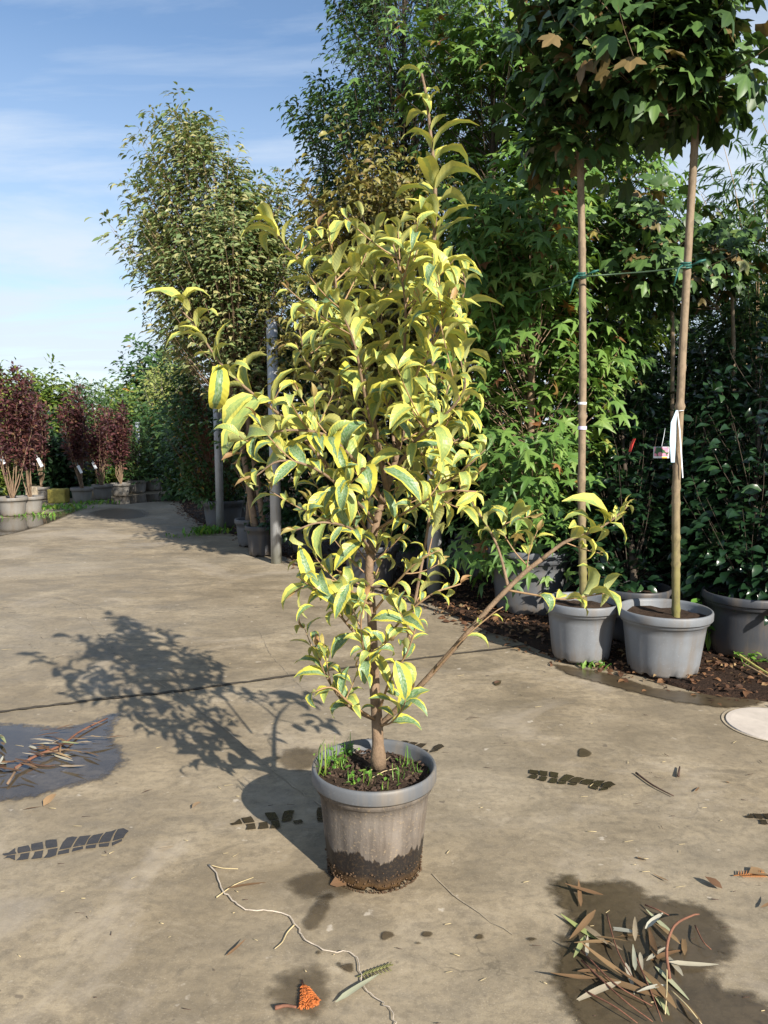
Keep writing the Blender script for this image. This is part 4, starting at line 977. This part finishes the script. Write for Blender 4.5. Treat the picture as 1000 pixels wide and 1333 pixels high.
tree('under_tree', 'dark leafy tree standing in shade between the two left posts', 'tree', 340, 9.6, 300, 610, 75, oval, 300, 18, OVAL, 'un', .09*K, M['tall'], 48, (.17*K, .33*K), 'pot_mid', .035, 'bark', hang=.45, clump=.14, base=G(320, 715)+Vector((0, .22, 0)), stems=1)
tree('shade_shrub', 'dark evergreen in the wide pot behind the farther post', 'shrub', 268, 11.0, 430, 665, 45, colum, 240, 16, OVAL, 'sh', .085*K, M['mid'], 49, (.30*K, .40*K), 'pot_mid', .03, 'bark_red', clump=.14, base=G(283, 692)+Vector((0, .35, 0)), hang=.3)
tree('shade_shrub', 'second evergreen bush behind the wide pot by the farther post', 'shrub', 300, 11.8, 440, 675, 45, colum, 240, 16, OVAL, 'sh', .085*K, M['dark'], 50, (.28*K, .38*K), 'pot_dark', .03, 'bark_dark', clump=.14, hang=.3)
for i, (px, Yo, yt, yb, hf, lab) in enumerate([
    (398, 8.6, 430, 715, 60, 'dense dark shrub in shade beside the nearer left post'),
    (470, 8.2, 400, 715, 65, 'dense dark shrub in shade directly behind the variegated shrub stem'),
    (545, 7.7, 420, 720, 60, 'dense dark shrub in shade behind the pale middle post'),
    (610, 7.6, 480, 740, 55, 'dense dark shrub in shade left of the large grey tub')]):
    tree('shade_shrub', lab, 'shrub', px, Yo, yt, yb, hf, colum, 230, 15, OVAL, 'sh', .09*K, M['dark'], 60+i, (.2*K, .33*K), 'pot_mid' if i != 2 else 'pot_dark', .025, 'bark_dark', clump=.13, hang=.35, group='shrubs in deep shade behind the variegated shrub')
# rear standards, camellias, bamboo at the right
standard('smaller dark standard maple behind the gap between the front maples', Vector((P(872, 500, 6.3*K).x, 6.3*K, 0)), .2, .3, [(872, 760), (874, 600), (876, 450), (874, 360)], (835, 225, 385), 62, 33, 60, 9, pm='pot_dark', n_ind=120, r=.013)
standard('smaller dark standard maple behind the leaning maple, under the bamboo', Vector((P(955, 500, 6.9*K).x, 6.9*K, 0)), .2, .3, [(955, 745), (955, 600), (955, 450), (953, 380)], (938, 280, 400), 62, 34, 55, 9, pm='pot_dark', n_ind=100, r=.014)
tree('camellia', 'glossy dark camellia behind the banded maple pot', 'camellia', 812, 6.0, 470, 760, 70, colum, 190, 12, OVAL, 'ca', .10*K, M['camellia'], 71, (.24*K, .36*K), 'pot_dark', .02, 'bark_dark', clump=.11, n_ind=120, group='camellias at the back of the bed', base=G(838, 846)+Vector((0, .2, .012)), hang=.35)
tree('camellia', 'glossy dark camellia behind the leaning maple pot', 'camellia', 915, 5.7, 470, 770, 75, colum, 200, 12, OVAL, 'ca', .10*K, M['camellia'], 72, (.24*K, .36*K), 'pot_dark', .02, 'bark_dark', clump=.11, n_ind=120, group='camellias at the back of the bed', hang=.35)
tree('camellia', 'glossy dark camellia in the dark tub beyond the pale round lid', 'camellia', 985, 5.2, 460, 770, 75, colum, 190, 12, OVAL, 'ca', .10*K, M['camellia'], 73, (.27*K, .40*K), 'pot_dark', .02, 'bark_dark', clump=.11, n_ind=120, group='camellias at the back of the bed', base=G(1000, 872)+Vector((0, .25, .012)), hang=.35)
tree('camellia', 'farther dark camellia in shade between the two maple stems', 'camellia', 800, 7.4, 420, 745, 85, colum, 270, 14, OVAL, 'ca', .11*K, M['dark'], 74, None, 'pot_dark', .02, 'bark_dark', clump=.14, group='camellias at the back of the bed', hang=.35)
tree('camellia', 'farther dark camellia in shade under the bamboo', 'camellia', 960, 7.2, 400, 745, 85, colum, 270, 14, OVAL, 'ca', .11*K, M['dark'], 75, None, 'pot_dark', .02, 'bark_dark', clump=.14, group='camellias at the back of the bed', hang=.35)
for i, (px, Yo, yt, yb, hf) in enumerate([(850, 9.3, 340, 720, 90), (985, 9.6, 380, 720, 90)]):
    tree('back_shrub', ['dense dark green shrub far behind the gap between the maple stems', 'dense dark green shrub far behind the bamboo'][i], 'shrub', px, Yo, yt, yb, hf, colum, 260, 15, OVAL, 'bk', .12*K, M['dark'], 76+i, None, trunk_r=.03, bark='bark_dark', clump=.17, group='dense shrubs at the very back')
for i, (x, y, h, r) in enumerate([(4.3, 7.6, 3.4, .9), (5.6, 8.6, 3.8, 1.1), (7.4, 9.0, 3.6, 1.2), (9.4, 9.2, 3.9, 1.3), (6.6, 6.4, 3.0, .9)]):
    rng = random.Random(270+i); e = thing('back_shrub', ['dense dark shrub behind the bamboo, first of the back row', 'dense dark shrub second along the back row past the bamboo', 'dense dark shrub third along the back row past the bamboo', 'broad dark shrub ending the back row past the bamboo', 'dark shrub in front of the back row past the bamboo'][i], 'shrub', (x, y, 0), 'dense shrubs at the very back')
    rows, tubes = crown(rng, .15, h, r, colum, 260, 13, .14, .35, .25, (0, 0), .2, None, .1, .6)
    trunk_part(e, [(0, 0, -.02), (0, 0, h*.8)], [.04, .01], M['bark_dark']); tubes_mesh(tubes, 'branches', M['bark_dark'], e)
    o = link('crown', bulk_mesh('crown', OVAL, pack(rows), M['dark']), e); o['kind'] = 'stuff'
# the row goes on to the right of the picture; these trees shade its right-hand end
for i, (x, y, h, r) in enumerate([(3.75, 3.15, 4.2, .75), (4.6, 3.9, 4.4, .8), (4.6, 2.3, 4.4, .8)]):
    rng = random.Random(170+i); e = thing('sweetgum_tree', ['leafy sweetgum in the row just right of the camellias', 'leafy sweetgum at the back of the row right of the camellias', 'leafy sweetgum farther along the row towards the viewer'][i], 'tree', (x, y, 0))
    pot(e, .26, .36, M['pot_dark']); rows, tubes = crown(rng, .45, h, r, colum, 260, 11, .15, .7, .2, (0, 0), .14, None, .35, .4)
    trunk_part(e, [(0, 0, .28), (0, 0, h*.8)], [.03, .01], M['bark']); tubes_mesh(tubes, 'branches', M['bark'], e)
    o = link('crown', bulk_mesh('crown', GUM, pack(rows), M['gum']), e); o['kind'] = 'stuff'
def bamboo(label, px, Yo, ytop, n, seed, spread=.35):
    rng = random.Random(seed); Y = Yo*K; b = Vector((P(px, 600, Y).x, Y, 0)); e = thing('bamboo', label, 'bamboo', b, 'bamboo clumps'); rows = []
    zt = P(px, ytop, Y).z
    for i in range(n):
        a = rng.random()*6.28; h = zt*rng.uniform(.7, 1.05); sp = spread*rng.uniform(.4, 1.3); d = Vector((math.cos(a), math.sin(a), 0))
        pts = [d*.08 + d*sp*(k/8)**2.4*1.6 + Vector((0, 0, h*(k/8) - .14*h*(k/8)**4)) for k in range(9)]
        MB().tube(pts, [.009*(1-.8*k/8) for k in range(9)], 6).build('cane', M['cane'], e)
        for j in range(140):
            s = rng.uniform(.3, 1)*8; k = min(7, int(s)); p = pts[k].lerp(pts[k+1], s-k)
            q = rng.random()*6.28; o = Vector((math.cos(q), math.sin(q), rng.uniform(-.1, .5)))
            base = p + o*rng.uniform(.03, .26)
            for z in range(3):
                dd = o*.8 + Vector((rng.gauss(0, .4), rng.gauss(0, .4), -.55)); rows.append((*(base+o*z*.02), *dd, rng.gauss(0, .4), rng.gauss(0, .4), 1, rng.uniform(.11, .19)*K, rng.random()))
    o = link('foliage', bulk_mesh('foliage', BAMB, pack(rows), M['bamboo']), e); o['kind'] = 'stuff'
bamboo('feathery bamboo arching in behind the leaning maple stem', 985, 7.6, 110, 9, 81, .5)
bamboo('bamboo clump farther right beyond the camellias', 1060, 7.9, 60, 9, 82, .55)
bamboo('lower bamboo clump behind the rear standard maples', 930, 8.8, 330, 9, 83, .4)
tree('pine', 'pale yellow-green feathery pine glimpsed between the maple stems', 'pine', 795, 10.5, 265, 520, 55, oval, 150, 20, BAMB, 'pi', .13*K, M['pale'], 84, None, trunk_r=.04, bark='bark_red', clump=.15, hang=-.2)

# ------------------------------------------------------------------ left side: purple shrubs in pots, hedge and far trees
def purple(label, px, base, R, H, ytop, half, seed, n):
    rng = random.Random(seed); b = G(*base) + Vector((0, R*.8, 0)); e = thing('purple_shrub', label, 'purple shrub', b, 'purple-leaved shrubs in pots along the far left')
    pot(e, R, H, M['pot_brown'], 0, 28)
    zt = P(px, ytop, b.y).z; dx = P(px, 600, b.y).x - b.x; rad = half*proj(b)[2]/FPX; rows = []; st = MB()
    for i in range(11):
        a = rng.random()*6.28; q = rad*rng.uniform(.2, 1.)
        h = zt*rng.uniform(.72, 1.02)
        pts = [Vector((math.cos(a)*q*(k/6)**.8 + rng.gauss(0, .012) + dx*k/6, math.sin(a)*q*(k/6)**.8, H*.8 + (h-H*.8)*k/6)) for k in range(7)]
        st.tube(pts, [.009*(1-.8*k/6) for k in range(7)], 5, False)
        for j in range(int(n*1.7)):
            s = (.32+.68*rng.random()**.8)*6; k = min(5, int(s)); p = pts[k].lerp(pts[k+1], s-k)
            o = Vector((rng.gauss(0, 1), rng.gauss(0, 1), rng.gauss(.3, .6))).normalized()
            rows.append((*(p+o*rng.uniform(.01, .09)), *o, rng.gauss(0, .5), rng.gauss(0, .5), 1, rng.uniform(.06, .095)*K, rng.random()))
    st.build('stems', M['bark'], e)
    o = link('crown', bulk_mesh('crown', TINY, pack(rows), M['purple']), e); o['kind'] = 'stuff'
    return e
purple('largest purple shrub with dark foliage at the end of the left row', 14, (10, 673), .21*K*1.1, .3*K, 478, 40, 91, 150)
purple('second purple shrub in a pale pot next to the largest one', 34, (34, 670), .19*K*1.1, .29*K, 500, 22, 92, 90)
purple('slim purple shrub behind the yellow block', 52, (52, 651), .15*K, .25*K, 512, 14, 93, 70)
purple('purple shrub in a dark pot just right of the yellow block', 102, (103, 656), .2*K, .29*K, 503, 24, 94, 110)
purple('purple shrub in a dark pot, second to the right of the yellow block', 128, (130, 651), .2*K, .29*K, 532, 19, 95, 90)
purple('reddest purple shrub with the low dense head', 153, (154, 647), .2*K, .27*K, 530, 19, 96, 120)
for lab, px, py, base in [('white label hung low on the largest purple shrub', 3, 598, (10, 673)), ('white label hung on the slim purple shrub', 52, 602, (34, 670)), ('white label hung on the purple shrub right of the yellow block', 104, 611, (103, 656)), ('white label hung on the second purple shrub from the yellow block', 123, 606, (130, 651))]:
    Y = G(*base).y + .02; c = P(px, py, Y)
    e = thing('hanging_label', lab, 'plant label', c, 'white labels on the purple shrubs')
    MB().box((0, 0, 0), (.045, .002, .13), R=Matrix.Rotation(-.45, 3, 'Y')).build('label', M['white'], e, False)
    MB().tube([(-.02, 0, .055), (-.05, .02, .10)], .002, 4).build('string', M['white'], e)
for lab, px, py, wd, h, mt in [('yellow lichen-covered block between the left pots', 70, 656, .33, .26, 'yellowblock'), ('beige concrete block behind the left pots', 38, 652, .24, .26, 'block')]:
    b = G(px, py) + Vector((0, .2, 0)); m = MB(); rr = random.Random(px)
    nx, ny_, nz = 5, 4, 4
    m.box((0, 0, h*K/2), (wd*K, .24*K, h*K)); o = m.build('stone_block', M[mt], None, False); o.location = b; tag(o, lab, 'block')
    bv = o.modifiers.new('bevel', 'BEVEL'); bv.width = .02; bv.segments = 2
for lab, px, py, pm, wdt in [('brown-grey empty pot next after the purple row', 174, 643, 'pot_brown', .2), ('pale pot under the far hedge by the thin white pole', 194, 640, 'pot_brown', .22), ('last dark pot at the far end of the drive', 219, 639, 'pot_mid', .22)]:
    b = G(px, py) + Vector((0, .2, 0))
    tree('potted_bush', 'green bush in the ' + lab, 'shrub', px, b.y/K, 540, 632, 20, colum, 130, 12, TINY, 'pb', .075*K, M['mid'], px, (wdt*K*1.1, .28*K), pm, .015, 'bark_dark', clump=.1, base=b, group='potted bushes at the far end of the drive')
# hedge and far trees
for i, (px, Yo, yt, yb, hf, mt, lab) in enumerate([
    (18, 16.5, 482, 660, 38, 'hedge', 'yellow-green hedge tree behind the largest purple shrub'),
    (62, 17.0, 490, 655, 34, 'hedge', 'yellow-green hedge tree behind the yellow block'),
    (100, 18.5, 515, 650, 32, 'mid', 'green hedge bush behind the purple shrubs in dark pots'),
    (150, 19.5, 520, 648, 30, 'hedge', 'yellowish hedge bush behind the reddest purple shrub'),
    (-30, 16.0, 480, 665, 38, 'hedge', 'yellow-green hedge tree at the outer left end'),
    (75, 15.6, 560, 652, 26, 'dark', 'low dark bush behind the yellow block'),
    (188, 20.0, 535, 640, 30, 'mid', 'dense green bush beside the thin white pole'),
    (225, 19.0, 530, 645, 32, 'mid', 'dense green bush at the far end of the drive'),
    (250, 15.0, 505, 660, 30, 'mid', 'leafy green bush just beyond the farther post')]):
    tree('hedge_bush', lab, 'bush', px, Yo, yt, yb, hf, colum, 300, 20, TINY, 'hb', .14*K, M[mt], 100+i, None, trunk_r=.03, bark='bark_dark', clump=.2, group='bushes closing the far end of the yard', root=.1)
tree('far_tree', 'dark rounded far tree rising above the bushes', 'tree', 205, 27, 453, 600, 52, oval, 520, 24, TINY, 'ft', .22*K, M['mid'], 120, None, trunk_r=.1, bark='bark_dark', clump=.35)
tree('far_tree', 'light green far tree in front of the dark rounded one', 'tree', 215, 23, 478, 600, 36, oval, 260, 14, TINY, 'ft', .13*K, M['pale'], 121, None, trunk_r=.05, bark='bark_white', clump=.25, stems=4)
tree('far_tree', 'low yellowish far tree left of the light green one', 'tree', 165, 24, 505, 620, 28, oval, 200, 14, TINY, 'ft', .13*K, M['hedge'], 122, None, trunk_r=.05, bark='bark_dark', clump=.25)
for i, (px, yt, lab) in enumerate([(103, 452, 'tallest thin bamboo wisp above the purple shrubs'), (128, 486, 'short bamboo wisp above the reddest purple shrub'), (75, 480, 'bamboo wisp left of the tallest one')]):
    bamboo(lab, px, 17.5, yt, 4, 130+i, .25)
pb = G(182, 640); e = thing('thin_pole', 'thin white pole standing among the far green bushes', 'pole', pb)
MB().tube([(0, 0, 0), (0, 0, P(182, 551, pb.y).z)], .035, 10).build('shaft', M['white'], e); MB().tube([(0, 0, P(182, 551, pb.y).z-.02), (0, 0, P(182, 551, pb.y).z+.02)], .042, 10).build('cap', M['pole'], e)
# weeds along the left row and by the posts
def weed_patch(label, px, py, rad, n, h, seed, mat='weed', z=0):
    rng = random.Random(seed); b = G(px, py); rows = []
    for i in range(n):
        a = rng.random()*6.28; p = Vector((rng.gauss(0, rad), rng.gauss(0, rad*.7), z))
        rows.append((*p, math.cos(a)*.6, math.sin(a)*.6, rng.uniform(.3, 1.2), rng.gauss(0, .4), rng.gauss(0, .4), 1, h*rng.uniform(.4, 1.1), rng.random()))
    o = link('weed_patch', bulk_mesh('weed_patch', NARROW+BAMB, pack(rows), M[mat])); o.location = b; tag(o, label, 'weeds', kind='stuff')
weed_patch('bright weeds at the foot of the yellow block', 72, 662, .22, 200, .11, 1)
weed_patch('bright weeds between the left pots and the puddle', 45, 672, .2, 90, .08, 2)
weed_patch('low weeds by the dark purple-shrub pots', 122, 656, .2, 110, .09, 3)
weed_patch('weeds at the foot of the farther post', 272, 694, .10, 150, .12, 4)
weed_patch('small weed patch on the shaded drive', 240, 698, .12, 60, .05, 5)
weed_patch('tiny weeds at the foot of the banded maple pot', 772, 868, .04, 30, .06, 6)
def leafy_weed(label, px, py, Y, h, n, seed, size=.055, mat='weed'):
    rng = random.Random(seed); b = Vector((P(px, py, Y).x, Y, 0.012)); e = thing('leafy_weed', label, 'weed', b); rows, st = [], MB()
    for i in range(n):
        a = rng.random()*6.28; q = rng.uniform(.03, .14); T = Vector((math.cos(a)*q, math.sin(a)*q, h*rng.uniform(.6, 1.1)))
        pts = [Vector((0, 0, 0)), Vector((T.x*.3, T.y*.3, T.z*.6)), T]; st.tube(pts, [.003, .0025, .0015], 5, False)
        for j in range(9):
            p = bez(*pts, rng.uniform(.45, 1)); c = rng.random()*6.28
            rows.append((*p, math.cos(c), math.sin(c), rng.uniform(-.2, .6), rng.gauss(0, .3), rng.gauss(0, .3), 1, size*rng.uniform(.6, 1.2), rng.random()))
    st.build('stems', M['weed'], e); L = pack(rows); leaf_objects(L, np.arange(len(rows)), 'wd', OVAL, M[mat], e)
leafy_weed('bright green leafy weed between the leaning maple pot and the dark tub', 925, 790, 4.75*K, .38*K, 9, 1)
leafy_weed('low seedling on the litter in front of the dark tub', 968, 880, 4.45*K, .10*K, 3, 2, .04)

# ------------------------------------------------------------------ things lying on the concrete
rl = random.Random(77)
def flat_leaf(name, label, cat, c, ang, size, temp, mat, group, z=.006, tilt=.1):
    me = single_mesh(name+str(temp[0].shape[0])+f'{temp[0][-1][2]:.3f}{temp[0][5][0]:.3f}', temp, mat); o = link(name, me)
    o.location = Vector((c.x, c.y, z)); o.rotation_euler = (rl.gauss(0, tilt), rl.gauss(0, tilt), ang); o.scale = (size, size, size*.6); tag(o, label, cat, group); return o
M['fallen'] = leafmat('fallen_leaf', [(0, (.16, .09, .045)), (.22, (.28, .18, .09)), (.45, (.42, .37, .28)), (.85, (.50, .48, .40)), (1, (.30, .33, .12))], rough=.6, trans=.05)
M['fallen_brown'] = leafmat('fallen_brown', [(0, (.07, .035, .02)), (.4, (.17, .09, .045)), (.8, (.30, .19, .10)), (1, (.42, .36, .28))], rough=.6, trans=.05)
BL = [strip_leaf(.115, c, .25, 5, 2, .1, (.65, .8), seed=s) for s, c in ((1, .15), (2, .4), (3, -.3))]
BL2 = [strip_leaf(.10, c, .3, 5, 2, .1, (.65, .8), seed=s) for s, c in ((4, .15), (5, .5))]
for i in range(30):
    x, y = rl.gauss(822, 42), rl.gauss(1262, 48)
    if not (745 < x < 905 and 1165 < y < 1345): continue
    flat_leaf('fallen_leaf', 'dry narrow leaf lying on the dark damp patch', 'leaf', G(x, y), rl.random()*6.28, rl.uniform(.07, .13), rl.choice(BL), M['fallen'], 'dead leaves on the damp patch', .007+.0005*i)
for x, y, a, s in [(775, 1195, 2.4, .13), (790, 1240, .3, .15), (810, 1248, .5, .12), (855, 1310, 1.0, .16), (880, 1325, .25, .14), (785, 1175, 1.2, .1), (808, 1290, 1.9, .13), (775, 1285, 1.5, .10), (830, 1225, .9, .12), (885, 1240, .3, .10)]:
    flat_leaf('fallen_leaf', 'dry narrow leaf lying on the dark damp patch', 'leaf', G(x, y), a, s, rl.choice(BL), M['fallen'], 'dead leaves on the damp patch', .022)
def stick(name, label, cat, pxs, r, mat, zs=None, group=None, kink=0.):
    pts = [G(x, y, r + .004 + (zs[i] if zs else 0)) for i, (x, y) in enumerate(pxs)]; pts = smooth_path(pts, 4) if len(pts) > 2 else pts
    if kink: pts = [p + Vector((rl.gauss(0, kink), rl.gauss(0, kink), abs(rl.gauss(0, kink*.4)))) for p in pts]
    o = MB(); c = pts[0].copy(); n = len(pts)
    o.tube([p-c for p in pts], [r*(1-.5*i/(n-1)) for i in range(n)], 6); o = o.build(name, mat); o.location = c; tag(o, label, cat, group); return o
M['twig_dark'] = plain('dark_twig', (.07, .04, .028), .8, .4, 40)
stick('bent_stalk', 'bent reddish stalk standing up from the damp patch', 'twig', [(872, 1275), (868, 1235), (878, 1205), (900, 1192), (910, 1190)], .004, M['bark_red'], [0, .03, .05, .04, .03])
for i, pxs in enumerate([[(755, 1235), (800, 1280), (850, 1310)], [(757, 1250), (810, 1300), (850, 1330)], [(790, 1190), (805, 1240), (835, 1290)], [(762, 1290), (800, 1310), (830, 1332)], [(825, 1240), (845, 1285), (862, 1330)], [(840, 1178), (858, 1185), (872, 1192)], [(868, 1250), (868, 1290), (866, 1320)], [(872, 1288), (895, 1310), (915, 1335)], [(905, 1205), (915, 1225), (926, 1236)]]):
    stick('dry_stalk', 'thin dry stalk in the heap on the damp patch', 'stalk', pxs, .0022, M['straw'] if i in (6, 7) else M['bark_red'], [.006, .018, .008], 'stalks on the damp patch')
# leaves and straw floating in the left puddle
for i in range(58):
    x, y = rl.gauss(62, 38), 0; y = 985 - (x-60)*.28 + rl.gauss(0, 15)
    if not (-15 < x < 140 and 950 < y < 1030): continue
    flat_leaf('floating_leaf', 'dead brown leaf in the puddle beyond the bold boot print', 'leaf', G(x, y), rl.gauss(-.15, .5) + (math.pi if rl.random() < .5 else 0) - math.pi/2, rl.uniform(.05, .13), rl.choice(BL+BL2), M['fallen_brown'] if rl.random() < .75 else M['fallen'], 'dead leaves in the puddle', .008 + .0008*i)
stick('bark_strip', 'dark curled bark strip lying across the leafy puddle', 'bark', [(38, 985), (42, 994), (60, 997), (72, 996)], .005, M['twig_dark'])
stick('bark_strip', 'long brown bark strip lying along the leafy puddle', 'bark', [(20, 1000), (45, 985), (80, 970), (100, 955), (118, 945), (140, 935)], .006, M['bark_red'], [.01, .016, .012, .006, .004, .002])
stick('bark_strip', 'second brown bark strip crossing the leafy puddle', 'bark', [(10, 1020), (28, 995), (60, 980), (90, 975)], .005, M['bark'], [.004, .012, .014, .008])
# straw and bits strewn on the bare concrete
for i in range(150):
    x, y = rl.uniform(-10, 1010), 780 + 560*rl.random()**.9
    if 395 < x < 570 and y > 940 and y < 1170: continue
    if y < 900 and x > 610: continue
    c = G(x, y); L = rl.uniform(.012, .075); a = rl.gauss(0, .9)
    o = stick('straw_bit', 'tiny dry straw bit lying on the bare concrete', 'straw', [(x, y), (x+L*180*math.cos(a), y+L*70*math.sin(a))], rl.uniform(.0006, .0013), M['straw'] if rl.random() < .5 else M['twig_dark'], None, 'straw bits on the concrete')
for x, y, a, s, lab in [
    (57, 1052, 1.2, .06, 'pale dry leaf just below the leafy puddle'), (30, 1057, .2, .06, 'reddish dry leaf between the leafy puddle and the bold boot print'),
    (205, 1108, .6, .06, 'small dry leaf by the toe of the bold boot print'), (250, 1055, .7, .04, 'small dry leaf left of the pot shadow'),
    (900, 885, .5, .05, 'dry leaf at the edge of the damp strip by the leaning maple pot'), (830, 1120, .4, .04, 'dry bit lying above the damp patch'),
    (905, 1033, .9, .05, 'curled dry leaf beside the straight dark twig'), (945, 1020, .4, .05, 'dry leaf between the dark twig and the faint boot print'),
    (870, 1150, 2.2, .05, 'dark dry leaf just off the upper edge of the damp patch'), (643, 890, 0, .05, 'brown leaf on open concrete behind the long low branch'),
    (610, 935, 0, .05, 'brown leaf lying behind the dusty pot on open concrete'), (295, 1248, .9, .06, 'curled brown leaf left of the orange sprig'),
    (975, 1140, .2, .09, 'long brown leaf under the rusty frond'), (990, 1185, .2, .07, 'pale leaf right of the damp patch'),
    (940, 1160, 2.3, .05, 'reddish curled leaf between the rusty frond and the damp patch'), (185, 1035, .3, .04, 'small straw leaf right of the leafy puddle'),
    (430, 1155, .2, .07, 'orange-brown leaf against the foot of the dusty pot')]:
    flat_leaf('dry_leaf', lab, 'leaf', G(x, y), a - math.pi/2, s, rl.choice(OVAL+BL), M['fallen_brown'], 'single dry leaves on the concrete', .008, .25)
stick('twig', 'straight dark twig lying on open concrete by the broken boot print', 'twig', [(828, 1006), (850, 1022), (877, 1036)], .004, M['twig_dark'])
stick('twig', 'short dark stub of twig beyond the straight one', 'twig', [(883, 1010), (885, 998)], .005, M['twig_dark'])
stick('dry_root', 'long pale dry root winding over the concrete in front of the pot', 'root', [(274, 1126), (283, 1140), (291, 1160), (303, 1172), (320, 1184), (350, 1186), (372, 1190), (388, 1206), (395, 1220), (420, 1236), (455, 1240), (467, 1252), (470, 1275), (478, 1290), (500, 1305), (512, 1318), (516, 1336)], .0021, plain('pale_root', (.46, .39, .31), .8, .45, 30), None, None, .0022)
stick('root_side', 'short side root branching from the long pale root', 'root', [(384, 1203), (374, 1214), (368, 1226), (358, 1235)], .0018, M['straw'])
stick('root_side', 'thin upper end of the pale root lying sideways', 'root', [(274, 1126), (290, 1130), (310, 1131)], .0016, M['straw'])
flat_leaf('reed_leaf', 'pale dry reed leaf crossing the root near its upper end', 'leaf', G(296, 1160), -1.25, .105, BL2[0], M['fallen'], None, .008, .05)
flat_leaf('reed_leaf', 'green-white narrow leaf lying beside the lower root', 'leaf', G(437, 1309), -.85, .125, BL[0], M['fallen'], None, .008, .05)
stick('reed_stalk', 'dry straw crossing the upper root', 'straw', [(282, 1168), (305, 1152), (330, 1142)], .0018, M['straw'])
# orange cypress sprig
sp = thing('cypress_sprig', 'bright orange dead cypress sprig lying in front of the pot', 'sprig', G(400, 1284)); m = MB(); mo = plain('orange_sprig', (.45, .13, .03), .75, .5, 60); rs = random.Random(4)
A = (G(393, 1276, .006)-G(400, 1284)); B = (G(404, 1312, .006)-G(400, 1284)); MB().tube([A, (A+B)/2+Vector((0, 0, .006)), B], [.0022, .0018, .001], 6).build('stalk', M['bark_red'], sp)
u = (B-A).normalized(); v = Vector((-u.y, u.x, 0))
for i in range(46):
    f = rs.random()*.55; p = A.lerp(B, f); an = rs.uniform(-.6, .6)*(.35+f); l = (1.05-f)*(B-A).length*rs.uniform(.8, 1.0)
    d = u*math.cos(an) + v*math.sin(an); z0 = rs.uniform(.001, .009)
    m.tube([p, p + d*l*.5 + Vector((0, 0, z0)), p + d*l + Vector((0, 0, .001))], [.0014, .0016, .0008], 5)
    for q in (.25, .4, .55, .7, .85):
        for s2 in (-1, 1):
            a = p + d*l*q + Vector((0, 0, z0*.9)); m.tube([a, a + (d*.8 + Vector((-d.y, d.x, 0))*s2*.6).normalized()*.009], [.0013, .0007], 4)
m.build('scale_leaves', mo, sp)
stick('cone_scale', 'dark red catkin lying beside the orange sprig', 'catkin', [(358, 1312), (372, 1309), (386, 1311)], .005, M['bark_red'])
sp = thing('dry_frond', 'small rusty fern-like frond at the edge of the concrete', 'sprig', G(975, 1141)); m = MB()
for i in range(10):
    for s in (-1, 1): m.tube([(-.03+.007*i, 0, .006), (-.02+.007*i, s*.016, .008)], [.0015, .001], 4)
m.tube([(-.045, -.005, .006), (.045, .008, .006)], .0016, 5); m.build('frond', plain('rust_frond', (.40, .16, .05), .7, .3, 40), sp)
sp = thing('green_sprig', 'small olive needle sprig lying across the lower root', 'sprig', G(488, 1273)); m = MB()
for i in range(8):
    for s in (-1, 1): m.tube([(-.03+.008*i, .004*i, .006), (-.018+.008*i, .004*i+s*.014, .007)], [.0014, .001], 4)
m.tube([(-.04, -.004, .006), (.042, .036, .006)], .0015, 5); m.build('needles', plain('olive_needle', (.15, .15, .05), .7, .3, 40), sp)
# cut canes lying on the litter at the right edge
stick('cut_cane', 'yellow-green cut cane lying on the litter by the dark tub', 'cane', [(958, 850), (985, 868), (1020, 888)], .008, plain('cut_cane', (.45, .42, .13), .6, .3, 20), [.06, .045, .03])
stick('cut_cane', 'thinner cut cane lying lower on the litter by the dark tub', 'cane', [(965, 862), (990, 876), (1020, 893)], .005, M['cane'], [.04, .035, .025])
